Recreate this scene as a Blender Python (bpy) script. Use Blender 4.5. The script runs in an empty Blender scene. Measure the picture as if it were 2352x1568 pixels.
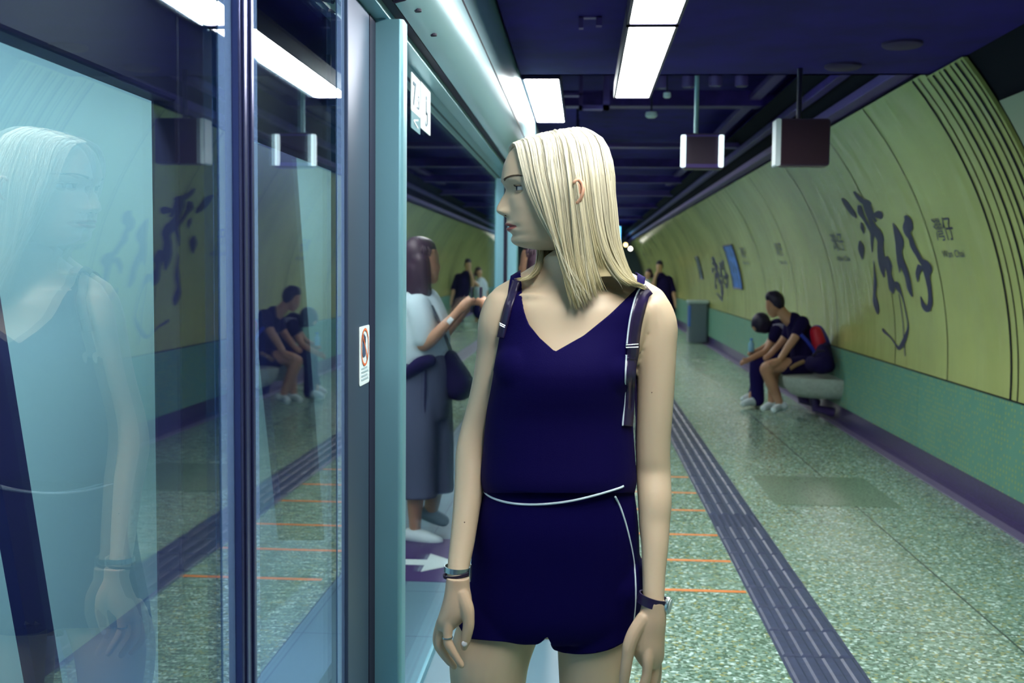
import bpy, bmesh, math, random
import numpy as np
from mathutils import Vector, Matrix
random.seed(7); rng = np.random.RandomState(11)
C = bpy.context.scene.collection
sc = bpy.context.scene
PI = math.pi
# ---------------------------------------------------------------- camera
F = 2500.0; CX, CY = 1176.0, 784.0; HC = 1.46
ROLL = 0.0098
_vx, _vy = 162.4, -167.6                      # vanishing point of +Y, roll removed
yaw = math.atan2(_vx, F); pitch = math.atan2(-_vy, math.hypot(F, 0))
fw = np.array([-math.sin(yaw)*math.cos(pitch), math.cos(yaw)*math.cos(pitch), -math.sin(pitch)])
rt = np.cross(fw, [0, 0, 1.0]); rt /= np.linalg.norm(rt)
up = np.cross(rt, fw)
cr, sr = math.cos(ROLL), math.sin(ROLL)
R2 = rt*cr + up*sr; U2 = -rt*sr + up*cr
CAM = np.array([0, 0, HC])
def ray(px, py):
    return fw*F + R2*(px-CX) - U2*(py-CY)
def onY(px, py, Y):
    d = ray(px, py); t = Y/d[1]; return CAM + d*t
def onX(px, py, X):
    d = ray(px, py); t = X/d[0]; return CAM + d*t
def onZ(px, py, Z):
    d = ray(px, py); t = (Z-HC)/d[2]; return CAM + d*t
def proj(p):
    v = np.array(p, float)-CAM; z = v@fw
    return CX + F*(v@R2)/z, CY - F*(v@U2)/z
cam_d = bpy.data.cameras.new('camera'); cam = bpy.data.objects.new('camera', cam_d); C.objects.link(cam)
M = Matrix(((R2[0], U2[0], -fw[0], 0), (R2[1], U2[1], -fw[1], 0), (R2[2], U2[2], -fw[2], HC), (0, 0, 0, 1)))
cam.matrix_world = M
cam_d.sensor_width = 36; cam_d.lens = F/2352*36; cam_d.clip_start = .02; cam_d.clip_end = 200
cam_d.dof.use_dof = True; cam_d.dof.focus_distance = 2.35; cam_d.dof.aperture_fstop = 5.6
sc.camera = cam
# ---------------------------------------------------------------- world, exposure
w = bpy.data.worlds.new('world'); sc.world = w; w.use_nodes = True
w.node_tree.nodes['Background'].inputs[0].default_value = (.05, .03, .35, 1)
w.node_tree.nodes['Background'].inputs[1].default_value = .3
sc.view_settings.view_transform = 'Standard'; sc.view_settings.look = 'None'
sc.view_settings.exposure = 0.9; sc.view_settings.gamma = 1.0; sc.view_settings.use_curve_mapping = False
sc.cycles.use_denoising = True
sc.cycles.max_bounces = 10; sc.cycles.transparent_max_bounces = 16; sc.cycles.glossy_bounces = 5
sc.cycles.sample_clamp_indirect = 6.0
LAMP_E = 24.0
# ---------------------------------------------------------------- materials
MATS = {}
def mat(name, col, rough=.5, metal=0, spec=.5, noise=0, nscale=20, bump=0, bscale=80, emit=None, estr=0, sss=0, coat=0):
    if name in MATS: return MATS[name]
    m = bpy.data.materials.new(name); m.use_nodes = True; nt = m.node_tree; N = nt.nodes; L = nt.links
    b = N['Principled BSDF']
    b.inputs['Base Color'].default_value = (*col, 1); b.inputs['Roughness'].default_value = rough
    b.inputs['Metallic'].default_value = metal; b.inputs['Specular IOR Level'].default_value = spec
    if coat: b.inputs['Coat Weight'].default_value = coat
    if sss:
        b.inputs['Subsurface Weight'].default_value = sss; b.inputs['Subsurface Scale'].default_value = .012
        b.inputs['Subsurface Radius'].default_value = (1, .35, .2)
    tc = N.new('ShaderNodeTexCoord')
    if noise:
        n = N.new('ShaderNodeTexNoise'); n.inputs['Scale'].default_value = nscale; n.inputs['Detail'].default_value = 4
        L.new(tc.outputs['Object'], n.inputs['Vector'])
        r = N.new('ShaderNodeValToRGB'); r.color_ramp.elements[0].position = .3; r.color_ramp.elements[1].position = .7
        r.color_ramp.elements[0].color = (*[c*(1-noise) for c in col], 1)
        r.color_ramp.elements[1].color = (*[min(1, c*(1+noise)) for c in col], 1)
        L.new(n.outputs['Fac'], r.inputs['Fac']); L.new(r.outputs['Color'], b.inputs['Base Color'])
    if bump:
        n2 = N.new('ShaderNodeTexNoise'); n2.inputs['Scale'].default_value = bscale; L.new(tc.outputs['Object'], n2.inputs['Vector'])
        bp = N.new('ShaderNodeBump'); bp.inputs['Strength'].default_value = bump; bp.inputs['Distance'].default_value = .002
        L.new(n2.outputs['Fac'], bp.inputs['Height']); L.new(bp.outputs['Normal'], b.inputs['Normal'])
    if emit:
        b.inputs['Emission Color'].default_value = (*emit, 1); b.inputs['Emission Strength'].default_value = estr
    MATS[name] = m; return m
def glass_mat(name, tint=(.86, .95, .97), r0=.07, rough=0.0, frost=0):
    m = bpy.data.materials.new(name); m.use_nodes = True; nt = m.node_tree; N = nt.nodes; L = nt.links
    for n in list(N): N.remove(n)
    out = N.new('ShaderNodeOutputMaterial'); tr = N.new('ShaderNodeBsdfTransparent'); gl = N.new('ShaderNodeBsdfGlossy')
    tr.inputs[0].default_value = (*tint, 1); gl.inputs['Roughness'].default_value = rough; gl.inputs['Color'].default_value = (.92, .97, 1, 1)
    g = N.new('ShaderNodeNewGeometry'); d = N.new('ShaderNodeVectorMath'); d.operation = 'DOT_PRODUCT'
    L.new(g.outputs['Normal'], d.inputs[0]); L.new(g.outputs['Incoming'], d.inputs[1])
    def mth(op, a, b=None):
        n = N.new('ShaderNodeMath'); n.operation = op
        for i, v in enumerate((a, b)):
            if v is None: continue
            if isinstance(v, (int, float)): n.inputs[i].default_value = v
            else: L.new(v, n.inputs[i])
        return n.outputs[0]
    a = mth('ABSOLUTE', d.outputs['Value']); a = mth('SUBTRACT', 1.0, a); a = mth('POWER', a, 4.0)
    a = mth('MULTIPLY', a, 1-r0); a = mth('ADD', a, r0)
    mx = N.new('ShaderNodeMixShader'); L.new(a, mx.inputs[0]); L.new(gl.outputs[0], mx.inputs[2])
    if frost:
        di = N.new('ShaderNodeBsdfDiffuse'); di.inputs[0].default_value = (.25, .4, .7, 1); m2 = N.new('ShaderNodeMixShader')
        m2.inputs[0].default_value = frost; L.new(tr.outputs[0], m2.inputs[1]); L.new(di.outputs[0], m2.inputs[2]); L.new(m2.outputs[0], mx.inputs[1])
    else: L.new(tr.outputs[0], mx.inputs[1])
    L.new(mx.outputs[0], out.inputs[0]); MATS[name] = m; return m
# ---------------------------------------------------------------- object helpers
class MB:
    def __init__(s): s.v = []; s.f = []; s.mi = []; s.cur = 0
    def add(s, vs, fs):
        o = len(s.v); s.v += [tuple(map(float, p)) for p in vs]; s.f += [tuple(i+o for i in f) for f in fs]; s.mi += [s.cur]*len(fs); return s
    def box(s, x0, x1, y0, y1, z0, z1):
        return s.add([(x0,y0,z0),(x1,y0,z0),(x1,y1,z0),(x0,y1,z0),(x0,y0,z1),(x1,y0,z1),(x1,y1,z1),(x0,y1,z1)],
              [(0,3,2,1),(4,5,6,7),(0,1,5,4),(1,2,6,5),(2,3,7,6),(3,0,4,7)])
    def rbox(s, x0, x1, y0, y1, z0, z1, r, axis='y', n=4):     # rounded in the plane normal to axis
        a = {'x': (y0,y1,z0,z1), 'y': (x0,x1,z0,z1), 'z': (x0,x1,y0,y1)}[axis]
        pts = []
        for cx, cy, t0 in ((a[1]-r, a[3]-r, 0), (a[0]+r, a[3]-r, 90), (a[0]+r, a[2]+r, 180), (a[1]-r, a[2]+r, 270)):
            for i in range(n+1):
                t = math.radians(t0+90*i/n); pts.append((cx+r*math.cos(t), cy+r*math.sin(t)))
        lo, hi = {'x': (x0,x1), 'y': (y0,y1), 'z': (z0,z1)}[axis]
        f = {'x': lambda p,c: (c,p[0],p[1]), 'y': lambda p,c: (p[0],c,p[1]), 'z': lambda p,c: (p[0],p[1],c)}[axis]
        k = len(pts); vs = [f(p, lo) for p in pts]+[f(p, hi) for p in pts]
        fs = [(i, (i+1)%k, k+(i+1)%k, k+i) for i in range(k)]+[tuple(range(k))[::-1], tuple(range(k, 2*k))]
        return s.add(vs, fs)
    def tube(s, pts, r, n=8, caps=True, flat=None):
        pts = [np.array(p, float) for p in pts]; k = len(pts)
        rs = r if hasattr(r, '__len__') else [r]*k
        prev = None; vs = []
        for i, p in enumerate(pts):
            t = pts[min(i+1, k-1)]-pts[max(i-1, 0)]; t = t/(np.linalg.norm(t)+1e-12)
            if prev is None:
                a = np.array([0, 0, 1.0]) if abs(t[2]) < .9 else np.array([1.0, 0, 0]); u = np.cross(t, a)
            else: u = prev-t*(prev@t)
            u /= np.linalg.norm(u)+1e-12; prev = u; v = np.cross(t, u)
            for j in range(n):
                th = 2*PI*j/n; vs.append(p+rs[i]*(math.cos(th)*u+math.sin(th)*v*(flat or 1)))
        fs = [(i*n+j, i*n+(j+1)%n, (i+1)*n+(j+1)%n, (i+1)*n+j) for i in range(k-1) for j in range(n)]
        if caps: fs += [tuple(range(n))[::-1], tuple(range((k-1)*n, k*n))]
        return s.add(vs, fs)
    def sweep(s, prof, y0, y1, closed=True):                     # profile (x,z) along Y
        k = len(prof); vs = [(x, y0, z) for x, z in prof]+[(x, y1, z) for x, z in prof]
        m = k if closed else k-1
        fs = [(i, (i+1)%k, k+(i+1)%k, k+i) for i in range(m)]
        if closed: fs += [tuple(range(k))[::-1], tuple(range(k, 2*k))]
        return s.add(vs, fs)
    def lathe(s, c, prof, n=24, axis=(0,0,1)):                   # prof: (r, h)
        ax = Vector(axis).normalized(); q = Vector((0,0,1)).rotation_difference(ax); k = len(prof); vs = []
        for r, h in prof:
            for j in range(n):
                t = 2*PI*j/n; p = q @ Vector((r*math.cos(t), r*math.sin(t), h)); vs.append((c[0]+p.x, c[1]+p.y, c[2]+p.z))
        fs = [(i*n+j, i*n+(j+1)%n, (i+1)*n+(j+1)%n, (i+1)*n+j) for i in range(k-1) for j in range(n)]
        fs += [tuple(range(n))[::-1], tuple(range((k-1)*n, k*n))]
        return s.add(vs, fs)
    def grid(s, P):                                               # P: rows x cols x 3
        P = np.asarray(P); r, c = P.shape[:2]
        return s.add(P.reshape(-1, 3), [(i*c+j, i*c+j+1, (i+1)*c+j+1, (i+1)*c+j) for i in range(r-1) for j in range(c-1)])
    def build(s, name, ms, parent=None, smooth=False, bevel=0, solid=0, fix=True):
        me = bpy.data.meshes.new(name); me.from_pydata(s.v, [], s.f)
        for m in (ms if isinstance(ms, (list, tuple)) else [ms]): me.materials.append(m)
        for p, i in zip(me.polygons, s.mi): p.material_index = i
        if fix:
            bm = bmesh.new(); bm.from_mesh(me); bmesh.ops.recalc_face_normals(bm, faces=bm.faces); bm.to_mesh(me); bm.free()
        if smooth:
            me.polygons.foreach_set('use_smooth', [True]*len(me.polygons))
            if smooth != 'all': me.set_sharp_from_angle(angle=math.radians(40))
        o = bpy.data.objects.new(name, me); C.objects.link(o)
        if parent is not None: o.parent = parent
        if solid: q = o.modifiers.new('s', 'SOLIDIFY'); q.thickness = solid; q.offset = 0
        if bevel:
            q = o.modifiers.new('b', 'BEVEL'); q.width = bevel; q.segments = 2; q.limit_method = 'ANGLE'
        return o
def empty(name, label, cat, loc=(0,0,0), group=None):
    o = bpy.data.objects.new(name, None); C.objects.link(o); o.empty_display_size = .05
    o.location = tuple(map(float, loc)); tag(o, label, cat, group); return o
def tag(o, label, cat, group=None, kind=None):
    o['label'] = label; o['category'] = cat
    if group: o['group'] = group
    if kind: o['kind'] = kind
    return o
def struct(o): o['kind'] = 'structure'; return o
def sub(mb, name, m, parent, **k):                                # child mesh given in world coordinates
    o = mb.build(name, m, None, **k); r = parent; off = Vector((0,0,0))
    while r is not None: off += r.location; r = r.parent
    o.data.transform(Matrix.Translation(-off)); o.parent = parent; return o
def top(mb, name, m, label, cat, loc, group=None, **k):          # one-mesh thing in world coordinates, origin at its base
    o = mb.build(name, m, None, **k); o.data.transform(Matrix.Translation(-Vector(tuple(map(float, loc))))); o.location = tuple(map(float, loc))
    return tag(o, label, cat, group)
def copy_tree(o, parent=None):
    c = o.copy(); C.objects.link(c); c.parent = parent
    for ch in list(o.children): copy_tree(ch, c)
    return c
GX = -.55                                                          # plane of the screen doors
XC, ZC, RW = -.29, .80, 2.80                                       # arc of the tunnel wall
def wall(Y, z, off=0):
    x = XC+math.sqrt(max((RW-off)**2-(z-ZC)**2, 0)); return np.array([x, Y, z])
def onwall(px, py, off=.0):
    d = ray(px, py); r = RW-off
    a = d[0]**2+d[2]**2; b = 2*(d[0]*(-XC)+d[2]*(HC-ZC)); c = XC**2+(HC-ZC)**2-r*r
    t = (-b+math.sqrt(b*b-4*a*c))/(2*a); return CAM+d*t
# ================================================================ materials of the place
m_ceil = mat('ceiling_navy_paint', (.014, .0006, .19), .85, noise=.3, nscale=3)
m_duct = mat('duct_paint', (.045, .018, .20), .5, noise=.3, nscale=6)
m_duct2 = mat('tray_paint', (.10, .06, .28), .5)
m_lamp = mat('lamp_diffuser', (1, 1, 1), .5, emit=(1, .985, .96), estr=LAMP_E)
m_frame = mat('dark_frame', (.012, .008, .05), .45)
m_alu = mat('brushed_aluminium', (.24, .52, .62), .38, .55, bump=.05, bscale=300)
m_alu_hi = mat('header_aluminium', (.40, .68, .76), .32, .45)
m_black = mat('black_rubber', (.006, .003, .03), .6)
m_yellow = mat('yellow_wall_enamel', (.44, .50, .17), .27, 0, .5, noise=.10, nscale=1.3)
def wavy(m):
    nt = m.node_tree; N = nt.nodes; L = nt.links; tc = N.new('ShaderNodeTexCoord'); mp = N.new('ShaderNodeMapping'); mp.inputs['Scale'].default_value = (1, 3.2, .6)
    n = N.new('ShaderNodeTexNoise'); n.inputs['Scale'].default_value = 1.6; L.new(tc.outputs['Object'], mp.inputs[0]); L.new(mp.outputs[0], n.inputs['Vector'])
    b = N.new('ShaderNodeBump'); b.inputs['Strength'].default_value = .22; b.inputs['Distance'].default_value = .05; L.new(n.outputs['Fac'], b.inputs['Height'])
    L.new(b.outputs['Normal'], N['Principled BSDF'].inputs['Normal'])
m_yellow.node_tree.nodes['Principled BSDF'].inputs['Roughness'].default_value = .2; wavy(m_yellow)
m_grey_pan = mat('grey_wall_enamel', (.30, .38, .26), .3)
m_skirt = mat('skirting_granite', (.04, .025, .12), .35, noise=.3, nscale=60)
m_ink = mat('calligraphy_ink', (.03, .035, .09), .5)
m_seam = mat('panel_seam', (.010, .012, .02), .9, spec=.1)
m_steel = mat('bench_shell', (.34, .42, .38), .4, noise=.15, nscale=30)
m_white = mat('white_plastic', (.75, .88, .9), .45)
m_screen = mat('sign_panel_dark', (.05, .03, .06), .35)

def terrazzo():
    m = bpy.data.materials.new('terrazzo'); m.use_nodes = True; nt = m.node_tree; N = nt.nodes; L = nt.links; b = N['Principled BSDF']
    tc = N.new('ShaderNodeTexCoord')
    v = N.new('ShaderNodeTexVoronoi'); v.inputs['Scale'].default_value = 80; L.new(tc.outputs['Object'], v.inputs['Vector'])
    sp = N.new('ShaderNodeSeparateColor'); L.new(v.outputs['Color'], sp.inputs[0])
    r = N.new('ShaderNodeValToRGB'); r.color_ramp.interpolation = 'CONSTANT'
    e = r.color_ramp.elements; e[0].position = 0; e[0].color = (.10, .18, .12, 1); e[1].position = .22; e[1].color = (.18, .32, .25, 1)
    for p, c in ((.50, (.25, .40, .30, 1)), (.70, (.33, .38, .16, 1)), (.78, (.38, .56, .48, 1)), (.90, (.62, .85, .80, 1)), (.96, (.12, .20, .15, 1))):
        q = e.new(p); q.color = c
    L.new(sp.outputs[0], r.inputs['Fac'])
    n = N.new('ShaderNodeTexNoise'); n.inputs['Scale'].default_value = 1.1; n.inputs['Detail'].default_value = 5; L.new(tc.outputs['Object'], n.inputs['Vector'])
    rr = N.new('ShaderNodeMapRange'); rr.inputs[3].default_value = .12; rr.inputs[4].default_value = .36; b.inputs['Specular IOR Level'].default_value = .8; L.new(n.outputs['Fac'], rr.inputs[0])
    L.new(rr.outputs[0], b.inputs['Roughness'])
    # joints
    sx = N.new('ShaderNodeSeparateXYZ'); L.new(tc.outputs['Object'], sx.inputs[0])
    def M_(op, a, bb):
        k = N.new('ShaderNodeMath'); k.operation = op
        for i, q in enumerate((a, bb)):
            if isinstance(q, (int, float)): k.inputs[i].default_value = q
            else: L.new(q, k.inputs[i])
        return k.outputs[0]
    ya = M_('LESS_THAN', M_('FLOORED_MODULO', M_('ADD', sx.outputs['Y'], 20.0+JY), 1.08), .008)
    xa = M_('LESS_THAN', M_('ABSOLUTE', M_('SUBTRACT', sx.outputs['X'], 1.72), 0), .005)
    j = M_('MAXIMUM', ya, xa); j = M_('MULTIPLY', j, M_('GREATER_THAN', sx.outputs['X'], 1.0))
    mx = N.new('ShaderNodeMix'); mx.data_type = 'RGBA'; L.new(j, mx.inputs[0]); L.new(r.outputs['Color'], mx.inputs[6]); mx.inputs[7].default_value = (.03, .06, .06, 1)
    L.new(mx.outputs[2], b.inputs['Base Color']); MATS['terrazzo'] = m; return m
JY = 1.08-((onZ(2352, 1239, 0)[1]) % 1.08)
m_terr = terrazzo()
def tiles():
    m = bpy.data.materials.new('platform_edge_tiles'); m.use_nodes = True; nt = m.node_tree; N = nt.nodes; L = nt.links; b = N['Principled BSDF']
    tc = N.new('ShaderNodeTexCoord'); br = N.new('ShaderNodeTexBrick'); mp = N.new('ShaderNodeMapping')
    L.new(tc.outputs['Object'], mp.inputs[0]); L.new(mp.outputs[0], br.inputs['Vector'])
    br.offset = 0; br.inputs['Scale'].default_value = 1; br.inputs['Brick Width'].default_value = .30; br.inputs['Row Height'].default_value = .6
    br.inputs['Mortar Size'].default_value = .004
    br.inputs['Color1'].default_value = (.11, .22, .28, 1); br.inputs['Color2'].default_value = (.12, .235, .30, 1); br.inputs['Mortar'].default_value = (.05, .10, .16, 1)
    L.new(br.outputs['Color'], b.inputs['Base Color']); b.inputs['Roughness'].default_value = .35; MATS['tiles'] = m; return m
m_tile = tiles()
def mosaic():
    m = bpy.data.materials.new('green_mosaic'); m.use_nodes = True; nt = m.node_tree; N = nt.nodes; L = nt.links; b = N['Principled BSDF']
    tc = N.new('ShaderNodeTexCoord')
    mp = N.new('ShaderNodeMapping'); mp.inputs['Scale'].default_value = (1, 22, 32); L.new(tc.outputs['Object'], mp.inputs[0])
    fl = N.new('ShaderNodeVectorMath'); fl.operation = 'FLOOR'; L.new(mp.outputs[0], fl.inputs[0])
    cm = N.new('ShaderNodeVectorMath'); cm.operation = 'MULTIPLY'; cm.inputs[1].default_value = (0, 1, 1); L.new(fl.outputs[0], cm.inputs[0])
    wn = N.new('ShaderNodeTexWhiteNoise'); L.new(cm.outputs[0], wn.inputs['Vector'])
    fr = N.new('ShaderNodeVectorMath'); fr.operation = 'FRACTION'; L.new(mp.outputs[0], fr.inputs[0])
    sx = N.new('ShaderNodeSeparateXYZ'); L.new(fr.outputs[0], sx.inputs[0])
    def M_(op, a, bb):
        k = N.new('ShaderNodeMath'); k.operation = op
        for i, q in enumerate((a, bb)):
            if isinstance(q, (int, float)): k.inputs[i].default_value = q
            else: L.new(q, k.inputs[i])
        return k.outputs[0]
    inside = M_('MULTIPLY', M_('LESS_THAN', M_('ABSOLUTE', M_('SUBTRACT', sx.outputs['Y'], .5), 0), .16), M_('LESS_THAN', M_('ABSOLUTE', M_('SUBTRACT', sx.outputs['Z'], .5), 0), .26))
    fleck = M_('MULTIPLY', inside, M_('GREATER_THAN', wn.outputs['Value'], .45))
    n = N.new('ShaderNodeTexNoise'); n.inputs['Scale'].default_value = 3; L.new(tc.outputs['Object'], n.inputs['Vector'])
    r = N.new('ShaderNodeValToRGB'); r.color_ramp.elements[0].color = (.085, .26, .20, 1); r.color_ramp.elements[1].color = (.13, .34, .25, 1); L.new(n.outputs['Fac'], r.inputs[0])
    mx = N.new('ShaderNodeMix'); mx.data_type = 'RGBA'; L.new(fleck, mx.inputs[0]); L.new(r.outputs[0], mx.inputs[6]); mx.inputs[7].default_value = (.30, .40, .10, 1)
    L.new(mx.outputs[2], b.inputs['Base Color']); b.inputs['Roughness'].default_value = .45; MATS['mosaic'] = m; return m
m_mosaic = mosaic()

# ================================================================ floor
YN, YF = -1.6, 46.0
fl = MB(); fl.box(.04, 2.60, YN, YF, -.12, 0); fl.cur = 1; fl.box(-.64, .035, YN, YF, -.12, 0); fl.cur = 2; fl.box(.035, .04, YN, YF, -.12, -.001)
struct(fl.build('floor', [m_terr, m_tile, m_black]))
struct(MB().box(-5.2, -.64, YN, YF, -1.3, -1.1).box(-.68, -.641, YN, YF, -1.1, 0).build('trim_1', mat('trackbed_concrete', (.02, .015, .06), .9)))
# hatch let into the terrazzo
hp = [onZ(*p, 0) for p in ((1707, 1092), (2000, 1096), (2086, 1166), (1752, 1163))]
hy0, hy1 = hp[2][1], hp[0][1]
o = top(MB().box(1.22, 2.0, hy0, hy1, 0, .003), 'floor_hatch', mat('hatch_terrazzo', (.16, .26, .18), .2, noise=.4, nscale=90),
    'dark square terrazzo hatch let into the floor right of the ribbed strip', 'floor hatch', (1.6, hy0, 0))
# tactile strip: ribbed tiles with one blister tile
m_tact = mat('tactile_rubber', (.045, .062, .125), .42, noise=.2, nscale=30)
tx0, tx1 = .765, 1.045; pitch_t = .30
ty = 2.0; k = 0; ribs = MB(); blis = onZ(1700, 1188, 0)[1]
strip = MB()
while ty < 30:
    is_b = abs(ty+.15-blis) < .15
    strip.box(tx0, tx1, ty+.002, ty+pitch_t-.002, 0, .0025)
    if is_b:
        for i in range(8):
            for j in range(8): strip.lathe((tx0+.0175+i*.035, ty+.02+j*.037, .0025), [(.012, 0), (.009, .004)], 8)
    else:
        for i in range(4):
            cx = tx0+.035+i*.07; strip.add([(cx-.024, ty+.01, .0025), (cx+.024, ty+.01, .0025), (cx+.024, ty+.29, .0025), (cx-.024, ty+.29, .0025),
                                           (cx-.015, ty+.016, .008), (cx+.015, ty+.016, .008), (cx+.015, ty+.284, .008), (cx-.015, ty+.284, .008)],
                                          [(4,5,6,7), (0,1,5,4), (1,2,6,5), (2,3,7,6), (3,0,4,7)])
    ty += pitch_t
top(strip, 'tactile_strip', m_tact, 'long dark ribbed tactile guide strip running down the platform floor', 'tactile paving', (.9, 2, 0), fix=False)
# orange queue lines
m_or = mat('orange_tape', (.75, .25, .06), .5)
for i, py in enumerate((1097, 1133, 1173, 1229, 1288, 1357)):
    yy = onZ(1640, py, 0)[1]
    which = ['farthest', 'second farthest', 'third farthest', 'third nearest', 'second nearest', 'nearest'][i]
    top(MB().box(.10, tx0-.006, yy-.016, yy+.016, 0, .0015), 'queue_line', m_or,
        'thin orange line taped across the floor left of the tactile strip, %s of six' % which, 'floor marking', (.4, yy, 0), 'orange queue lines on the platform')
# dark mat with arrow by the screen doors
ma = empty('arrow_marking', 'dark floor panel with a white arrow seen mirrored below the door glass', 'floor marking', (-.3, 5.2, 0))
sub(MB().box(-.53, .02, 4.95, 5.75, 0, .002), 'base_panel', mat('mat_purple', (.05, .03, .13), .5), ma)
ar = MB(); ar.add([(-.10, 5.22, .0035), (-.10, 5.32, .0035), (-.34, 5.32, .0035), (-.34, 5.44, .0035), (-.52, 5.27, .0035), (-.34, 5.10, .0035), (-.34, 5.22, .0035)], [(0,1,2,3,4,5,6)])
sub(ar, 'arrow', mat('white_floor_paint', (.6, .75, .75), .6), ma, fix=False)

# ================================================================ right wall
def top_z(Y): return HC+1.11 if Y > 6.35 else (HC+1.09 if Y > 5.73 else HC+.92)
def wallpan(mb, y0, y1, z0, z1a, z1b=None, n=18, thick=.02):
    z1b = z1a if z1b is None else z1b
    P = []
    for i in range(n+1):
        t = i/n; P.append([wall(y0, z0+(z1a-z0)*t), wall(y1, z0+(z1b-z0)*t)])
    mb.grid(P)
    P2 = [[wall(y0, z0+(z1a-z0)*i/n, -thick), wall(y1, z0+(z1b-z0)*i/n, -thick)] for i in range(n+1)]
    mb.grid(P2); mb.add([P[n][0], P[n][1], P2[n][1], P2[n][0]], [(0,1,2,3)]); mb.add([P[0][0], P[0][1], P2[0][1], P2[0][0]], [(0,1,2,3)])
    for c_ in (0, 1): mb.grid([[P[i][c_], P2[i][c_]] for i in range(n+1)])
wy = MB(); seams = [5.76, 5.84, 5.92, 6.02, 6.10, 6.20, 6.30, 6.42, 6.52, 7.64, 8.9, 10.9, 12.9, 15, 17, 19, 21.2, 23.5, 26, 29, 32, 36, 40]
wide = {5.84, 6.02, 6.20, 6.52}
ys = [5.725]+seams+[YF]
for a, b_ in zip(ys[:-1], ys[1:]):
    g = .002; wallpan(wy, a+(g if a > 5.73 else 0), b_-g, .72, top_z(a+.1), top_z(b_) if a < 6.3 else HC+1.11)
wy.cur = 1; wallpan(wy, YN, 5.66, .72, HC+.86)
wy.cur = 2
P = [[wall(YN, .72+2.2*i/16, -.03), wall(YF, .72+2.2*i/16, -.03)] for i in range(17)]; wy.grid(P)
struct(wy.build('wall_right', [m_yellow, m_grey_pan, m_seam], smooth=True, fix=False))
ds = MB()
for y in (5.84, 6.02, 6.20, 6.52):                                   # heavier black joint fillets
    ds.grid([[wall(y-.013, .72+(top_z(y)-.73)*i/20, .004), wall(y+.013, .72+(top_z(y)-.73)*i/20, .004)] for i in range(21)])
for y in (5.76, 5.92, 6.10, 6.30, 6.42):
    ds.grid([[wall(y-.007, .72+(top_z(y)-.73)*i/20, .003), wall(y+.007, .72+(top_z(y)-.73)*i/20, .003)] for i in range(21)])
for y in seams[9:]:
    ds.grid([[wall(y-.0045-.0002*y, .72+(HC+1.11-.73)*i/20, .003), wall(y+.0045+.0002*y, .72+(HC+1.11-.73)*i/20, .003)] for i in range(21)])
struct(ds.build('trim_2', m_seam, fix=False))
# green dado, ledge, skirting
dd = MB(); ys2 = [YN, 3.1, 4.5, 5.85, 8.2, 10.6, 13, 16, 20, 25, 31, YF]
for a, b_ in zip(ys2[:-1], ys2[1:]): dd.box(wall(0, .45)[0]-.004, 2.60, a+.003, b_-.003, .17, .715)
dd.cur = 1; dd.box(2.515, 2.60, YN, YF, .17, .71); dd.box(2.50, 2.6, YN, YF, .712, .722)
struct(dd.build('wall_right_lower', [m_mosaic, m_seam]))
sk = MB(); sk.sweep([(2.475, .0), (2.475, .012), (2.505, .03), (2.502, .172), (2.6, .172), (2.6, 0)], YN, YF)
sk.cur = 1; sk.box(2.40, 2.474, YN, YF, 0, .006)
struct(sk.build('baseboard_right', [m_skirt, mat('gutter_grey', (.16, .14, .26), .4)]))
struct(MB().box(-5.2, 2.7, YF, YF+.2, -1.2, 3.4).build('wall_far', mat('far_wall_dark', (.05, .08, .08), .8)))
struct(MB().box(-5.4, -5.2, YN, YF, -1.2, 3.4).build('wall_left', mat('tunnel_concrete', (.03, .03, .08), .9)))
struct(MB().box(-5.2, 2.7, YN-.2, YN, -1.2, 3.4).build('wall_back', mat('back_wall', (.06, .08, .12), .8)))

# ---- writing on the wall
def stroke(mb, pts, ox, oy, s, off=.0035, nsub=6):
    P = np.array(pts, float); n = len(P); t = np.linspace(0, n-1, (n-1)*nsub+1); Q = np.zeros((len(t), 3))
    for k_, tt in enumerate(t):                                        # Catmull-Rom
        i = min(int(tt), n-2); u = tt-i; p0, p1, p2, p3 = P[max(i-1, 0)], P[i], P[i+1], P[min(i+2, n-1)]
        Q[k_] = .5*((2*p1)+(-p0+p2)*u+(2*p0-5*p1+4*p2-p3)*u*u+(-p0+3*p1-3*p2+p3)*u**3)
    Q[:, 2] = np.maximum(Q[:, 2], 3); d = np.gradient(Q[:, :2], axis=0); d /= np.linalg.norm(d, axis=1)[:, None]+1e-9; nn = np.stack([-d[:, 1], d[:, 0]], 1)
    A = Q[:, :2]+nn*Q[:, 2:]/2; B = Q[:, :2]-nn*Q[:, 2:]/2
    mb.grid([[onwall(ox+a[0]/s, oy+a[1]/s, off), onwall(ox+b[0]/s, oy+b[1]/s, off)] for a, b in zip(A, B)])
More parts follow.
